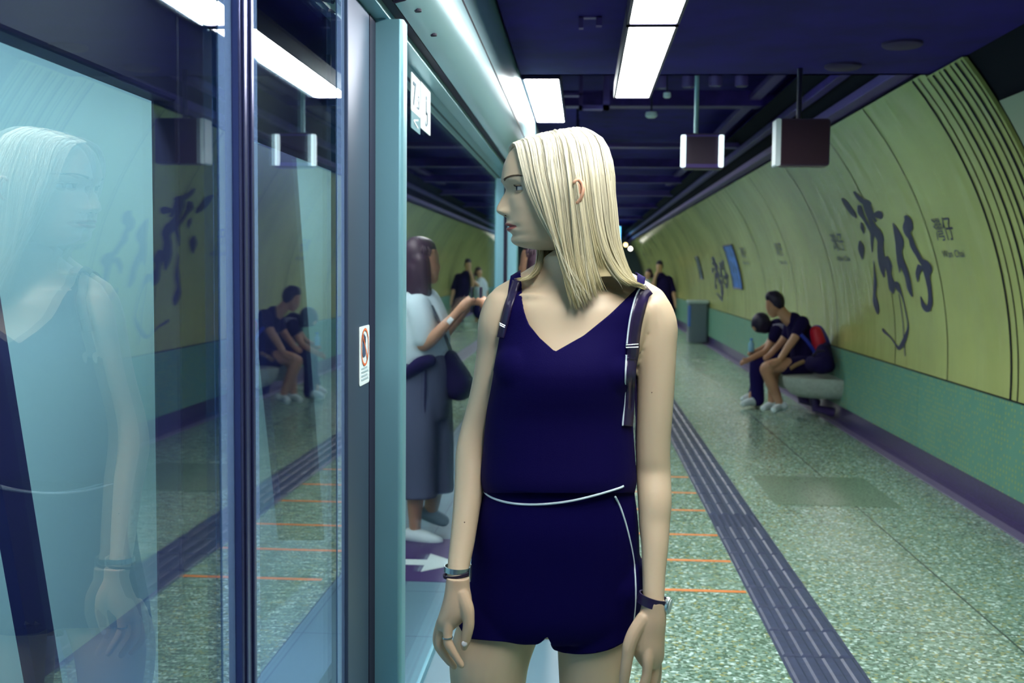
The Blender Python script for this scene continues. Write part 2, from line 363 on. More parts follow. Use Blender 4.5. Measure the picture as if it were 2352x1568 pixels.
brush = [
 [(130,140,14),(165,180,45),(205,240,48),(240,285,40),(262,315,8)],
 [(240,78,14),(275,125,36),(320,165,46),(360,178,48),(398,186,10)],
 [(360,165,44),(385,240,42),(415,305,30),(440,350,18)], [(415,285,20),(448,285,60),(470,292,70),(488,322,20)],
 [(290,200,34),(298,260,52),(330,320,30),(370,390,30),(405,450,38),(402,530,26),(405,625,8)],
 [(330,190,26),(370,290,40),(410,380,45),(450,450,66),(478,520,58),(478,600,56),(490,700,66),(498,780,44),(510,850,8)],
 [(455,420,36),(490,480,30),(508,525,10)],
 [(515,670,62),(548,740,66),(558,820,40),(575,900,58),(585,960,48),(595,998,8)], [(540,665,14),(570,740,24),(585,755,8)],
 [(600,935,34),(622,905,40),(640,950,42),(665,1000,16),(690,1080,9),(710,1180,9),(727,1280,11),(716,1350,24),(690,1420,38),(650,1485,34),(620,1460,16),(570,1390,13),(510,1335,22),(500,1308,6)],
 [(645,1000,6),(660,1100,6),(680,1250,6),(690,1400,8),(700,1560,6)],
 [(300,355,8),(315,400,30),(330,460,6)], [(292,520,10),(304,590,55),(316,690,8)],
 [(415,700,5),(425,800,15),(430,900,30),(425,1000,26),(430,1060,44),(445,1120,44),(455,1180,14)],
 [(590,362,6),(618,430,46),(650,530,76),(645,620,55),(662,700,54),(690,760,50),(720,850,44),(740,950,42),(765,1025,10)],
 [(650,640,56),(648,720,38),(652,810,6)],
 [(700,295,24),(725,340,66),(724,400,92),(722,450,58),(750,500,40),(770,570,48),(810,640,40),(845,700,44),(880,730,70),(900,780,88),(900,840,50),(915,920,40),(925,1000,35),(925,1080,42),(903,1140,46),(870,1110,42),(850,1060,20),(840,1020,5)],
 [(842,740,56),(815,810,42),(815,892,8)]]
cb = MB()
for i, s_ in enumerate(brush): stroke(cb, s_, 1900, 420, 3.92, .0035+.0002*i)
cal = top(cb, 'brush_calligraphy', m_ink, 'large dark brush-written station name across the yellow curved wall', 'wall lettering', wall(8, 1.0), fix=False)
FONT = None
def text_on(name, txt, poslist, m, label, cat, group=None, mapf=None, font_scale=1):
    """poslist: u,v box in map coordinates (u0,u1,v0,v1); mapf(u,v)->xyz"""
    cu = bpy.data.curves.new(name, 'FONT'); cu.body = txt; cu.resolution_u = 3
    to = bpy.data.objects.new('tmp', cu); C.objects.link(to); bpy.context.view_layer.update()
    dg = bpy.context.evaluated_depsgraph_get(); me = bpy.data.meshes.new_from_object(to.evaluated_get(dg)); bpy.data.objects.remove(to)
    co = np.array([v.co[:] for v in me.vertices]); 
    if len(co) == 0: print('EMPTY TEXT', txt); return None
    lo, hi = co.min(0), co.max(0); u0, u1, v0, v1 = poslist
    for v in me.vertices:
        a = (v.co.x-lo[0])/(hi[0]-lo[0]); b = (v.co.y-lo[1])/(hi[1]-lo[1]); v.co = Vector(tuple(mapf(u0+(u1-u0)*a, v0+(v1-v0)*b)))
    me.name = name; me.materials.clear(); me.materials.append(m); o = bpy.data.objects.new(name, me); C.objects.link(o)
    if label: tag(o, label, cat, group)
    return o
def wmap(off=.004): return lambda u, v: wall(u, v, off)
def wall_name(px0, px1, pyt, pyb, pxw0, pxw1, pywt, pywb, lab):
    pm = (px0+px1)/2; c = onwall(pm, (pyt+pyb)/2); a0 = onwall(px0, (pyt+pyb)/2); a1 = onwall(px1, (pyt+pyb)/2)
    zt, zb = onwall(pm, pyt)[2], onwall(pm, pyb)[2]
    b0, b1 = onwall(pxw0, (pywt+pywb)/2), onwall(pxw1, (pywt+pywb)/2); wt, wb = onwall((pxw0+pxw1)/2, pywt)[2], onwall((pxw0+pxw1)/2, pywb)[2]
    e = empty('wall_lettering', lab, 'wall lettering', wall(c[1], wb), 'printed station names on the wall')
    for nm, t, box in (('chinese_characters', '灣仔', (a0[1], a1[1], zb, zt)), ('english_word', 'Wan Chai', (b0[1], b1[1], wb, wt))):
        o = text_on(nm, t, box, m_ink, None, None, mapf=wmap())
        if o: o.data.transform(Matrix.Translation(-e.location)); o.parent = e
wall_name(2146, 2190, 497, 553, 2166, 2216, 574, 591, 'black printed station name, the sharpest one, right of the big brush writing')
wall_name(1911, 1938, 534, 576, 1924, 1953, 588, 600, 'faint printed station name just left of the big brush writing')
wall_name(1782, 1797, 556, 588, 1792, 1808, 598, 607, 'small blurred printed station name above the seated man')
wall_name(1702, 1713, 568, 592, 1708, 1720, 600, 607, 'tiny blurred printed station name right of the blue poster')
# smaller far brush writing and posters
fb = MB()
for i, s_ in enumerate(brush[4:]):
    q = [(1620+x*.055, 575+y*.075, w_*.07) for x, y, w_ in s_]; stroke(fb, q, 0, 0, 1, .004+.0002*i)
top(fb, 'brush_calligraphy', m_ink, 'small far brush-written station name left of the blue poster', 'wall lettering', wall(22, 1), fix=False)
def poster(pxs, m, lab, name='poster'):
    pts = [onwall(*p, .012) for p in pxs]; y0, y1 = (pts[0][1]+pts[3][1])/2, (pts[1][1]+pts[2][1])/2; zt, zb = pts[0][2], pts[2][2]
    e = empty(name, lab, 'poster', wall(y0, zb))
    mb = MB(); mb.grid([[wall(y0, zb+(zt-zb)*i/8, .010), wall(y1, zb+(zt-zb)*i/8, .010)] for i in range(9)])
    sub(mb, 'printed_sheet', m, e, fix=False, solid=.004)
    fr = MB()
    for z in (zb, zt): fr.tube([wall(y0, z, .012), wall(y1, z, .012)], .012, 6)
    for y in (y0, y1): fr.tube([wall(y, zb+(zt-zb)*i/8, .012) for i in range(9)], .012, 6)
    sub(fr, 'frame', m_frame, e)
    return e
poster([(1657, 566), (1682, 566), (1706, 664), (1690, 664)], mat('blue_print', (.08, .22, .65), .4, noise=.6, nscale=8), 'tall blurred blue poster on the yellow wall beyond the seated pair')
poster([(1600, 590), (1606, 590), (1612, 640), (1606, 640)], mat('grey_print', (.12, .18, .2), .4, noise=.6, nscale=8), 'narrow dark poster far along the yellow wall')

# ================================================================ ceiling
YS = 6.30; ZS = 2.56
struct(MB().box(-.37, 2.2, YN, YS, ZS, ZS+.05).box(-.37, 2.2, YS-.04, YS, ZS, 3.3).build('ceiling_1', m_ceil))
struct(MB().box(-5.2, 2.7, YN, YF, 3.3, 3.4).build('ceiling', m_ceil))
def lampbox(y0, y1, x0, x1, z, lab, grp='bright lamp panels along the ceiling', hang=True, ztop=None):
    ztop = ztop or (ZS if y0 < YS-.3 else 3.3)
    e = empty('ceiling_light', lab, 'ceiling light', ((x0+x1)/2, (y0+y1)/2, z), grp)
    sub(MB().box(x0-.012, x1+.012, y0-.012, y1+.012, z+.012, z+.075).box(x0-.012, x0-.001, y0-.012, y1+.012, z-.004, z+.012).box(x1+.001, x1+.012, y0-.012, y1+.012, z-.004, z+.012)
        .box(x0-.012, x1+.012, y0-.012, y0-.001, z-.004, z+.012).box(x0-.012, x1+.012, y1+.001, y1+.012, z-.004, z+.012), 'housing', m_frame, e)
    sub(MB().box(x0, x1, y0, y1, z, z+.01), 'diffuser', m_lamp, e)
    if hang:
        sub(MB().box((x0+x1)/2-.012, (x0+x1)/2+.012, y0+.1, y0+.13, z+.07, ztop).box((x0+x1)/2-.012, (x0+x1)/2+.012, y1-.13, y1-.1, z+.07, ztop), 'hanger', m_frame, e)
    return e
ZL = HC+.90
ny = 2500*.90/545; L1 = 2500*.90/388-ny                           # near edge and length of the second panel
LW = .165; xr0, xr1 = .157, .325
pan = [(ny-1-2*(L1+.06)+.35*0, 0)]
y1 = ny-.055
lampbox(ny, ny+L1, xr0, xr1, ZL, 'bright lamp panel seen whole at top centre, right of the hair')
lampbox(y1-L1, y1, xr0, xr1, ZL, 'bright lamp panel cut by the top edge of the picture')
lampbox(y1-2*L1-.06, y1-L1-.06, xr0, xr1, ZL, 'bright lamp panel just overhead, in line with the one cut by the top edge')
ZL2 = HC+1.13; yl0 = 2500*1.13/431+.03
xl0, xl1 = -.327*1.13, -.148*1.13
lampbox(yl0, yl0+1.9, xl0, xl1, ZL2, 'bright lamp panel right above the blonde hair beside the silver door header')
for i in range(9):
    yy = yl0+5.2+i*3.7
    if yy < YF-2: lampbox(yy, yy+1.9, xl0+.18, xl1+.18, ZL2+.25, 'far ceiling lamp panel behind the woman\'s head, %s one down the platform' % ['first','second','third','fourth','fifth','sixth','seventh','eighth','ninth'][i])
# services
def duct(x0, x1, y0, y1, z0, z1, m, name, lab, cat='duct', bev=.01):
    return top(MB().box(x0, x1, y0, y1, z0, z1), name, m, lab, cat, ((x0+x1)/2, y0, z0), bevel=bev)
def beam_at(py, Zb, h, m, lab, x0=-.3, x1=2.2, d=.18):
    yy = onZ(1600, py, Zb)[1]; top(MB().box(x0, x1, yy, yy+d, Zb, Zb+h), 'cross_beam', m, lab, 'beam', ((x0+x1)/2, yy, Zb), 'cross beams under the ceiling')
    return yy
beam_at(243, 2.95, .14, m_duct, 'wide cross beam nearest the round ceiling lamps')
beam_at(338, 2.80, .05, m_duct2, 'thin pale cross rail beside the hanging bracket')
beam_at(384, 2.90, .12, m_duct, 'dark cross beam below the thin cross rail')
beam_at(420, 2.90, .12, m_duct, 'dark cross beam, fourth going down the platform')
beam_at(450, 2.85, .10, m_duct2, 'cross beam, fifth going down the platform')
beam_at(478, 2.85, .10, m_duct, 'cross beam, sixth going down the platform')
beam_at(505, 2.85, .10, m_duct, 'farthest cross beam, above the distant couple')
for (ax, ay, bx, by, Z, w_, m, lab) in ((1775, 190, 1672, 300, 3.0, .05, m_duct2, 'long cable tray above the square hanging bracket'),
                                (1800, 195, 1690, 305, 3.05, .03, m_duct, 'slim conduit beside the long cable tray'),
                                (1945, 195, 1862, 262, 2.95, .06, m_duct2, 'cable tray above the blank hanging sign'),
                                (1905, 160, 1850, 250, 3.1, .04, m_duct, 'dark conduit left of the blank sign tray')):
    a = onZ(ax, ay, Z); b = onZ(bx, by, Z); ye = b[1]+8
    top(MB().box(a[0]-w_, a[0]+w_, a[1]-1, ye, Z, Z+.05), 'cable_tray', m, lab, 'cable tray', (a[0], a[1], Z))
# tray along the top of the curved wall
wt = wall(0, HC+1.11)
top(MB().box(wt[0]-.10, wt[0]+.02, YS+.1, YF, HC+1.135, HC+1.20), 'cable_tray', m_duct2, 'dark cable tray running along the top of the yellow wall', 'cable tray', (wt[0], YS, HC+1.12), bevel=.006)
top(MB().box(wt[0]-.22, wt[0]-.15, YS+.1, YF, HC+1.28, HC+1.34), 'cable_tray', m_duct, 'second cable tray just inside the one on the wall top', 'cable tray', (wt[0]-.2, YS, HC+1.2), bevel=.006)
top(MB().box(wt[0]-.02, wt[0]+.9, YS-.2, YF, HC+1.21, HC+1.25), 'ceiling_ledge', m_ceil, 'dark ledge closing the gap above the yellow wall', 'ledge', (wt[0]+.3, YS, HC+1.21))
# four round lamps, dome detectors, discs
for i, (px, py) in enumerate(((1520, 203), (1581, 200), (1643, 198), (1703, 198))):
    p = onZ(px, py, 2.92); s_ = HC
    e = empty('round_downlight', 'unlit round downlight, %s of the row of four' % ['leftmost', 'second', 'third', 'rightmost'][i], 'downlight', p, 'row of four round downlights')
    sub(MB().lathe(p, [(.045, .0), (.052, .01), (.052, .12), (.03, .14)], 20), 'can', m_duct2, e, smooth=True)
    sub(MB().lathe(p, [(.001, .002), (.036, -.001), (.04, -.002), (.04, .004)], 20), 'lens', mat('dim_lens', (.10, .10, .28), .2), e)
    sub(MB().lathe(p+np.array([0, 0, .13]), [(.006, 0), (.006, .26)], 8), 'stem', m_frame, e)
for (px, py, r, Z, m, lab) in ((1496, 266, .05, 2.72, m_white, 'pale dome detector hanging right of the lamp panel'), (1532, 222, .03, 2.8, m_white, 'small pale dome detector close to the round downlights')):
    p = onZ(px, py, Z); e = empty('smoke_detector', lab, 'detector', p)
    sub(MB().lathe(p, [(.001, -r*.4), (r*.6, -r*.34), (r*.95, -r*.1), (r, .01), (r*.9, .03)], 20), 'dome', m, e, smooth=True)
    sub(MB().lathe(p+np.array([0, 0, .03]), [(.008, 0), (.008, 3.3-Z-.03)], 8), 'stem', m_frame, e)
for (px, py, lab) in ((2072, 108, 'larger dark round speaker on the low ceiling at upper right'), (1936, 158, 'smaller dark round speaker below the larger one')):
    p = onZ(px, py, ZS-.02); top(MB().lathe(p, [(.001, 0), (.085, 0), (.095, .008), (.095, .02)], 28), 'ceiling_speaker', mat('speaker_grille', (.05, .03, .12), .7), lab, 'speaker', p, smooth=True)
p = onZ(1356, 50, ZS-.02)
top(MB().box(p[0]-.05, p[0]+.05, p[1]-.02, p[1]+.02, ZS-.006, ZS).box(p[0]-.05, p[0]-.03, p[1]-.02, p[1]+.02, ZS-.05, ZS).box(p[0]+.025, p[0]+.05, p[1]-.02, p[1]+.02, ZS-.04, ZS), 'ceiling_bracket', m_duct2,
    'small bracket on the low ceiling left of the lamp panels', 'bracket', (p[0], p[1], ZS-.05))
# hanging channel frame near the lamp over the hair
a = onY(1330, 200, 8.6); b = onY(1400, 250, 8.6)
top(MB().box(a[0], a[0]+.03, 8.6, 8.7, b[2], 3.3).box(b[0]-.05, b[0], 8.6, 8.7, b[2], 3.3).box(a[0]-.35, a[0]+.03, 8.6, 8.7, (a[2]+b[2])/2+.02, (a[2]+b[2])/2+.04).box(a[0], b[0], 8.6, 8.7, b[2], b[2]+.03),
    'hanging_bracket', m_duct2, 'dark U-shaped channel bracket hanging between the two lamp rows', 'bracket', (a[0], 8.6, b[2]))
# hanging signs
def sign(pxl, pxr, pyt, pyb, Y, lab, lit_edges, pole_px, depth=.10, pole_m=None):
    a = onY(pxl, pyt, Y); b = onY(pxr, pyb, Y); e = empty('hanging_sign', lab, 'sign', ((a[0]+b[0])/2, Y, b[2]))
    x0, x1, z0, z1 = a[0], b[0], b[2], a[2]
    body = MB().rbox(x0+.012, x1, Y, Y+depth, z0, z1, .018, 'y'); sub(body, 'body', m_screen, e, bevel=.003)
    if lit_edges == 2:
        tm = mat('edge_tube_lit', (.9, 1, 1), .5, emit=(.75, .95, 1), estr=.9)
        for x in (x0+.004, x1-.03):
            sub(MB().rbox(x-.008, x+.022, Y-.012, Y+.01, z0+.01, z1-.01, .008, 'y'), 'edge_strip', tm, e)
        sub(MB().box(x0+.02, x1-.02, Y-.006, Y, z1-.02, z1-.008).box(x0+.02, x1-.02, Y-.006, Y, z0+.008, z0+.03), 'rim', m_duct2, e)
    else:
        sub(MB().rbox(x0-.012, x0+.016, Y-.006, Y+depth+.01, z0, z1, .01, 'y'), 'side_plate', mat('sign_side', (.72, .86, .9), .35), e)
        sub(MB().rbox(x0+.02, x1-.008, Y-.004, Y, z0+.008, z1-.008, .014, 'y'), 'face_panel', mat('sign_face', (.038, .020, .030), .3, coat=.3), e)
    pp = onY(pole_px, pyt, Y); zt = 3.3 if Y > YS else ZS
    sub(MB().tube([(pp[0], Y+.04, z1), (pp[0], Y+.04, zt)], .014, 10), 'pole', pole_m or m_frame, e)
    return e
sign(1566, 1664, 306, 388, 6.8, 'square hanging sign with two bright white upright edges', 2, 1600, pole_m=mat('pale_pole', (.35, .6, .65), .4))
sign(1788, 1905, 272, 381, 6.05, 'blank dark square hanging sign with a pale left edge', 1, 1838)

# ================================================================ platform screen doors
prof = [(-.565, 2.09), (-.505, 2.095), (-.503, 2.13), (-.478, 2.135), (-.476, 2.113), (-.45, 2.118), (-.425, 2.135), (-.402, 2.165), (-.386, 2.205), (-.378, 2.25), (-.3765, 2.262), (-.383, 2.264), (-.383, 2.270), (-.376, 2.272),
        (-.372, 2.33), (-.37, 2.40), (-.372, 2.44), (-.39, 2.455), (-.39, 2.6), (-.66, 2.6), (-.66, 2.09)]
hd = empty('screen_door_header', 'long rounded silver header running above the platform screen doors', 'door header', (-.5, 0, 2.09))
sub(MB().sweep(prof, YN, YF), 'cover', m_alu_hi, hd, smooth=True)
hs = MB()
for y in [YN+.1+i*1.2 for i in range(34)]:
    y = y+.0
def header_line(pts, r=.0035):
    return [(x, y, z) for x, y, z in pts]
def hp_(t):                                                           # point on the curved underside, t in 0..1
    pp = prof[4:10]; u = t*(len(pp)-1); i = min(int(u), len(pp)-2); f = u-i
    return pp[i][0]*(1-f)+pp[i+1][0]*f, pp[i][1]*(1-f)+pp[i+1][1]*f
ye = 2.70
seam = [(hp_(0)[0], ye, hp_(0)[1]-.001)]+[(hp_(t)[0]-.0, ye-(.0 if t < .7 else (t-.7)**2*1.2), hp_(t)[1]) for t in np.linspace(.1, .95, 9)]
hs.tube(seam, .0065, 6); hs.tube([(hp_(.95)[0]+.0005, seam[-1][1], hp_(.95)[1]), (hp_(.97)[0]+.0005, .2, hp_(.97)[1])], .005, 6)
sub(hs, 'hatch_seam', m_black, hd)
ho = MB()
for px, py in ((958, 23), (994, 78)):
    d = ray(px, py); best = None
    for i in range(40):
        t = i/39; x, z = hp_(t); y = x/d[0]*d[1]; zz = HC+d[2]*x/d[0]
        if best is None or abs(zz-z) < best[0]: best = (abs(zz-z), x, y, z)
    _, x, y, z = best; ho.lathe((x, y, z-.004), [(.012, 0), (.012, .006)], 14)
sub(ho, 'bolt_recess', m_black, hd)
sub(MB().box(-.503, -.478, YN, YF, 2.112, 2.14), 'gap_strip', m_black, hd)
sub(MB().box(-.390, -.3752, YN, YF, 2.2625, 2.2715), 'gap_strip', m_black, hd)
# pillars
py_ = [2.80, 7.70, 12.6, 17.5, 22.4, 27.3, 32.2, 37.1]
nm = ['nearest silver screen door pillar, tall and wide, left of the blonde woman', 'second silver screen door pillar, just left of the woman\'s chin']+['screen door pillar number %d counting down the platform' % (i+3) for i in range(8)]
def pillar():
    e = empty('door_pillar', nm[0], 'pillar', (GX, 0, 0), 'silver pillars of the screen doors')
    mb = MB(); x0, x1, y0, y1, r = GX-.10, -.468, 0, .075, .012; pts = [(x0, y0), (x1-r, y0)]+[(x1-r+r*math.sin(t), y0+r-r*math.cos(t)) for t in np.linspace(.2, PI/2, 5)]+[(x1, y1-r)]+[(x1-r+r*math.cos(t), y1-r+r*math.sin(t)) for t in np.linspace(.2, PI/2, 5)]+[(x0, y1)]
    k = len(pts); mb.add([(x, y, .0) for x, y in pts]+[(x, y, 2.092) for x, y in pts], [(i, (i+1) % k, k+(i+1) % k, k+i) for i in range(k)]+[tuple(range(k))[::-1], tuple(range(k, 2*k))])
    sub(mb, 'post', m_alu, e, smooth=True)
    sub(MB().box(GX-.05, GX+.011, -.075, 0, 0, 2.088), 'rubber_seal', m_black, e); sub(MB().box(GX-.05, GX+.004, .075, .10, 0, 2.088), 'rubber_seal', m_black, e)
    return e
p0 = pillar()
for i, y in enumerate(py_):
    e = p0 if i == 0 else copy_tree(p0); e.location.y = y; e['label'] = nm[i]
# panes
m_glass = glass_mat('door_glass'); m_gfrost = glass_mat('door_glass_edge', frost=.35)
def pane(y0, y1, lab, grp='glass panes of the screen doors', stile=None, film=()):
    e = empty('glass_screen_door', lab, 'glass door', (GX, (y0+y1)/2, 0), grp)
    sub(MB().box(GX-.010, GX, y0, y1, .03, 2.088), 'glass_pane', m_glass, e)
    sub(MB().box(GX-.03, GX+.006, y0, y1, 0.0, .03), 'bottom_rail', m_alu, e)
    for a, b in film: sub(MB().box(GX+.0005, GX+.002, a, b, .03, 2.08), 'edge_film', m_gfrost, e)
    for a, b in (stile or ()):
        mb = MB(); mb.box(GX-.03, GX+.014, a, b, 0, 2.088); mb.box(GX+.014, GX+.018, a+.012, a+.026, 0.02, 2.08); mb.box(GX+.014, GX+.018, b-.026, b-.012, 0.02, 2.08)
        sub(mb, 'stile', mat('stile_metal', (.10, .12, .30), .25, .8), e, bevel=.002)
    return e
pane(-1.2, 1.675, 'glass screen pane nearest the camera, at the far left, mirroring the woman faintly', film=[(1.617, 1.675)])
pB = pane(1.677, 2.72, 'glass sliding door leaf between the dark post and the nearest silver pillar', stile=[(1.677, 1.752)], film=[(1.752, 1.81), (2.404, 2.475)])
sub(MB().box(GX-.03, GX+.010, 2.477, 2.722, 0, 2.088), 'closing_stile', mat('closing_stile_metal', (.07, .10, .17), .38, .6), pB, bevel=.002)
pC = pane(2.90, 7.625, 'glass screen pane beyond the nearest pillar, mirroring a woman with a phone')
for i in range(2, len(py_)):
    pane(py_[i-1]+.10, py_[i]-.075, 'glass screen pane number %d counting down the platform' % (i+2))
# sticker on the leaf
def gmap(x): return lambda u, v: np.array([x, u, v])
a = onX(811, 752, GX); b = onX(835, 885, GX)
y0, y1 = 2.597, 2.718; z1 = onX(822, 749, GX)[2]; z0 = onX(822, 884, GX)[2]
st = empty('warning_sticker', 'white sticker with a red ring warning against touching the door leaf', 'sticker', (GX+.0105, y0, z0))
GX0 = GX; GX = GX+.0105
sub(MB().rbox(GX, GX+.0015, y0, y1, z0, z1, .008, 'x'), 'backing', m_white, st)
cyc, czc, rr_ = (y0+y1)/2, z1-(z1-z0)*.36, .047
ring = MB(); ring.grid([[(GX+.003, cyc+r*math.cos(t), czc+r*math.sin(t)) for r in (rr_-.006, rr_)] for t in np.linspace(0, 2*PI, 33)])
ring.grid([[(GX+.0035, cyc+(-.7+1.4*k_)*rr_*.95+d_, czc+(.7-1.4*k_)*rr_*.95+d_) for d_ in (-.0025, .0025)] for k_ in (0, 1)])
sub(ring, 'red_ring', mat('sticker_red', (.75, .16, .04), .5), st, fix=False)
hnd = MB(); hnd.rbox(GX+.0025, GX+.0032, cyc-.028, cyc+.004, czc-.024, czc+.02, .008, 'x')
for k_ in range(4): hnd.rbox(GX+.0025, GX+.0032, cyc-.027+k_*.009, cyc-.020+k_*.009, czc+.01, czc+.034-.004*abs(k_-1), .003, 'x')
sub(hnd, 'hand_pictogram', mat('sticker_blue', (.04, .08, .16), .6), st)
tx = MB()
for k_ in range(4): tx.box(GX+.0016, GX+.0025, y0+.02, y1-.02-.012*(k_ % 2), z0+.012+k_*.009, z0+.016+k_*.009)
sub(tx, 'small_print', mat('sticker_grey', (.35, .48, .52), .6), st)
GX = GX0
# number and wheelchair stickers
s1 = empty('number_sticker', 'white square door number sticker at the top of the mirrored pane', 'sticker', (GX, 3.5, 1.95))
sub(MB().rbox(GX+.0004, GX+.0015, 3.44, 3.63, 1.955, 2.075, .006, 'x'), 'backing', m_white, s1)
sub(MB().rbox(GX+.0004, GX+.0016, 3.44, 3.63, 1.90, 1.954, .004, 'x'), 'teal_band', mat('sticker_teal', (.08, .25, .30), .5), s1)
for nm_, t, bx in (('digit', '7', (3.47, 3.53, 1.975, 2.05)), ('digit', ':3', (3.55, 3.60, 1.975, 2.02)), ('arrow_mark', '<', (3.48, 3.58, 1.912, 1.944))):
    o = text_on(nm_, t, bx, mat('sticker_text', (.10, .2, .28), .6) if nm_ == 'digit' else m_white, None, None, mapf=gmap(GX+.003)); o.data.transform(Matrix.Translation(-s1.location)); o.parent = s1
s2 = empty('wheelchair_sticker', 'white wheelchair sticker right of the door number sticker', 'sticker', (GX, 3.75, 1.92))
sub(MB().rbox(GX+.0004, GX+.0015, 3.64, 3.87, 1.925, 2.078, .006, 'x'), 'backing', m_white, s2)
wc = MB(); c_ = (3.76, 1.985); wc.lathe((GX+.002, c_[0], c_[1]+.055), [(.008, 0), (.008, .001)], 12, (1, 0, 0))
wc.grid([[(GX+.003, c_[0]+r*math.cos(t), c_[1]-.01+r*math.sin(t)) for r in (.024, .031)] for t in np.linspace(-2.6, .9, 16)])
wc.box(GX+.002, GX+.003, c_[0]-.005, c_[0]+.005, c_[1], c_[1]+.045); wc.box(GX+.002, GX+.003, c_[0]-.005, c_[0]+.03, c_[1], c_[1]+.008); wc.box(GX+.002, GX+.003, c_[0]+.025, c_[0]+.035, c_[1]-.03, c_[1]+.008)
sub(wc, 'wheelchair_pictogram', mat('sticker_text', (.10, .2, .28), .6), s2)

# ================================================================ train behind the screen
XT = -.85
m_body = mat('train_body', (.012, .006, .06), .5, 0)
m_int = mat('train_interior_panel', (.42, .58, .59), .6)
m_int2 = mat('added_band_blue', (.02, .015, .10), .6)
m_tl = mat('train_lamp', (1, 1, 1), .5, emit=(.72, .93, 1), estr=15)
tr = empty('train_carriage', 'lit train carriage standing behind the screen door glass', 'train', (XT, 1, -.05))
DT = 1.80
d1 = (-.2, 2.25); d2 = (2.78, 4.15)
mb = MB(); yprev = -1.4
for a_, b_ in (d1, d2):
    mb.box(XT-.06, XT, yprev, a_, -.05, 2.5); mb.box(XT-.06, XT, a_, b_, DT, 2.5); yprev = b_
mb.box(XT-.06, XT, yprev, 9.5, -.05, 2.5); mb.box(-3.2, XT, -1.4, 9.5, 2.5, 2.56)
sub(mb, 'side_wall', m_body, tr, bevel=.008)
sub(MB().box(-3.2, XT-.06, -1.4, 9.5, -.06, 0), 'floor_panel', mat('train_floor', (.10, .14, .26), .4), tr)
mb = MB().box(-1.95, -1.9, -1.4, 9.5, 0, 2.3).box(-1.9, XT-.06, -1.4, 9.5, 2.3, 2.34); sub(mb, 'inner_wall', m_int, tr)
mb = MB()
mb.add([(-3.1, 2.2, .45), (-3.1, 4.6, .45), (-3.1, 4.6, .9), (-3.1, 2.2, .9)], [(0,1,2,3)])
tl = MB().box(-1.12, -1.0, -1.2, 9.3, 2.27, 2.30); sub(tl, 'ceiling_lamp', m_tl, tr)
# made-up slanted slabs, added for the dark bands across the bright doorways
pt = MB()
def slant(pxt, pyt, pxb, pyb, X, wt_, wb_, Xd=.03):
    a = onX(pxt, pyt, X); a2 = onX(pxt+wt_, pyt, X); b = onX(pxb, pyb, X); b2 = onX(pxb+wb_, pyb, X)
    pt.add([a, a2, b2, b]+[q-np.array([Xd, 0, 0]) for q in (a, a2, b2, b)], [(0,1,2,3), (7,6,5,4), (0,4,5,1), (1,5,6,2), (2,6,7,3), (3,7,4,0)])
slant(-165, 150, 95, 1640, -1.30, 80, 60)
slant(560, 330, 655, 1240, -1.25, 118, 90)
sub(pt, 'added_dark_band', m_int2, tr)

# ================================================================ bench, bin, far lights
def seat_bench(yc, lab):
    x1 = 2.49; e = empty('stone_bench', lab, 'bench', (x1-.25, yc, .2), 'rounded seats on the wall')
    # half-ellipsoid shell cantilevered from the wall
    P = []
    for i in range(13):
        ph = i/12*PI/2
        row = []
        for j in range(33):
            t = PI/2+PI*j/32; sx_, sy_ = .52*math.cos(t), .32*math.sin(t); k_ = math.cos(ph)**.7
            row.append((x1+sx_*(.55+.45*k_), yc+sy_*(.45+.55*k_), .43-.20*math.sin(ph)))
        P.append(row)
    mb = MB(); mb.grid(P); mb.add([q for q in P[0]], [tuple(range(33))]); mb.add(P[-1], [tuple(range(33))[::-1]])
    mb.add([q[0] for q in P]+[q[-1] for q in P][::-1], [tuple(range(26))])
    sub(mb, 'shell', m_steel, e, smooth=True)
    sub(MB().tube([(x1-.22, yc, .24), (x1-.20, yc, .12), (x1-.02, yc, .08)], [.05, .04, .05], 12), 'bracket', m_skirt, e, smooth=True)
    return e
seat_bench(10.80, 'rounded pale stone seat on the wall, nearest one, under the dark bag')
seat_bench(11.48, 'rounded pale stone seat on the wall that the man sits on')
# bin and post far along the wall
bn = empty('litter_bin', 'blurred grey metal bin standing by the wall beyond the seated pair', 'bin', tuple(onZ(1612, 790, 0)))
q = onZ(1612, 790, 0); q[0] -= .10
sub(MB().rbox(q[0]-.16, q[0]+.22, q[1], q[1]+.5, .03, .80, .05, 'z'), 'bin_body', mat('bin_metal', (.12, .17, .20), .35, .4), bn, bevel=.01)
sub(MB().rbox(q[0]-.18, q[0]+.24, q[1]-.02, q[1]+.52, .80, .86, .05, 'z'), 'lid', mat('bin_lid', (.30, .42, .42), .4), bn, bevel=.01)
sub(MB().box(q[0]-.17, q[0]-.13, q[1]-.01, q[1]+.2, .35, .76), 'blue_panel', mat('bin_blue', (.05, .14, .45), .5), bn)
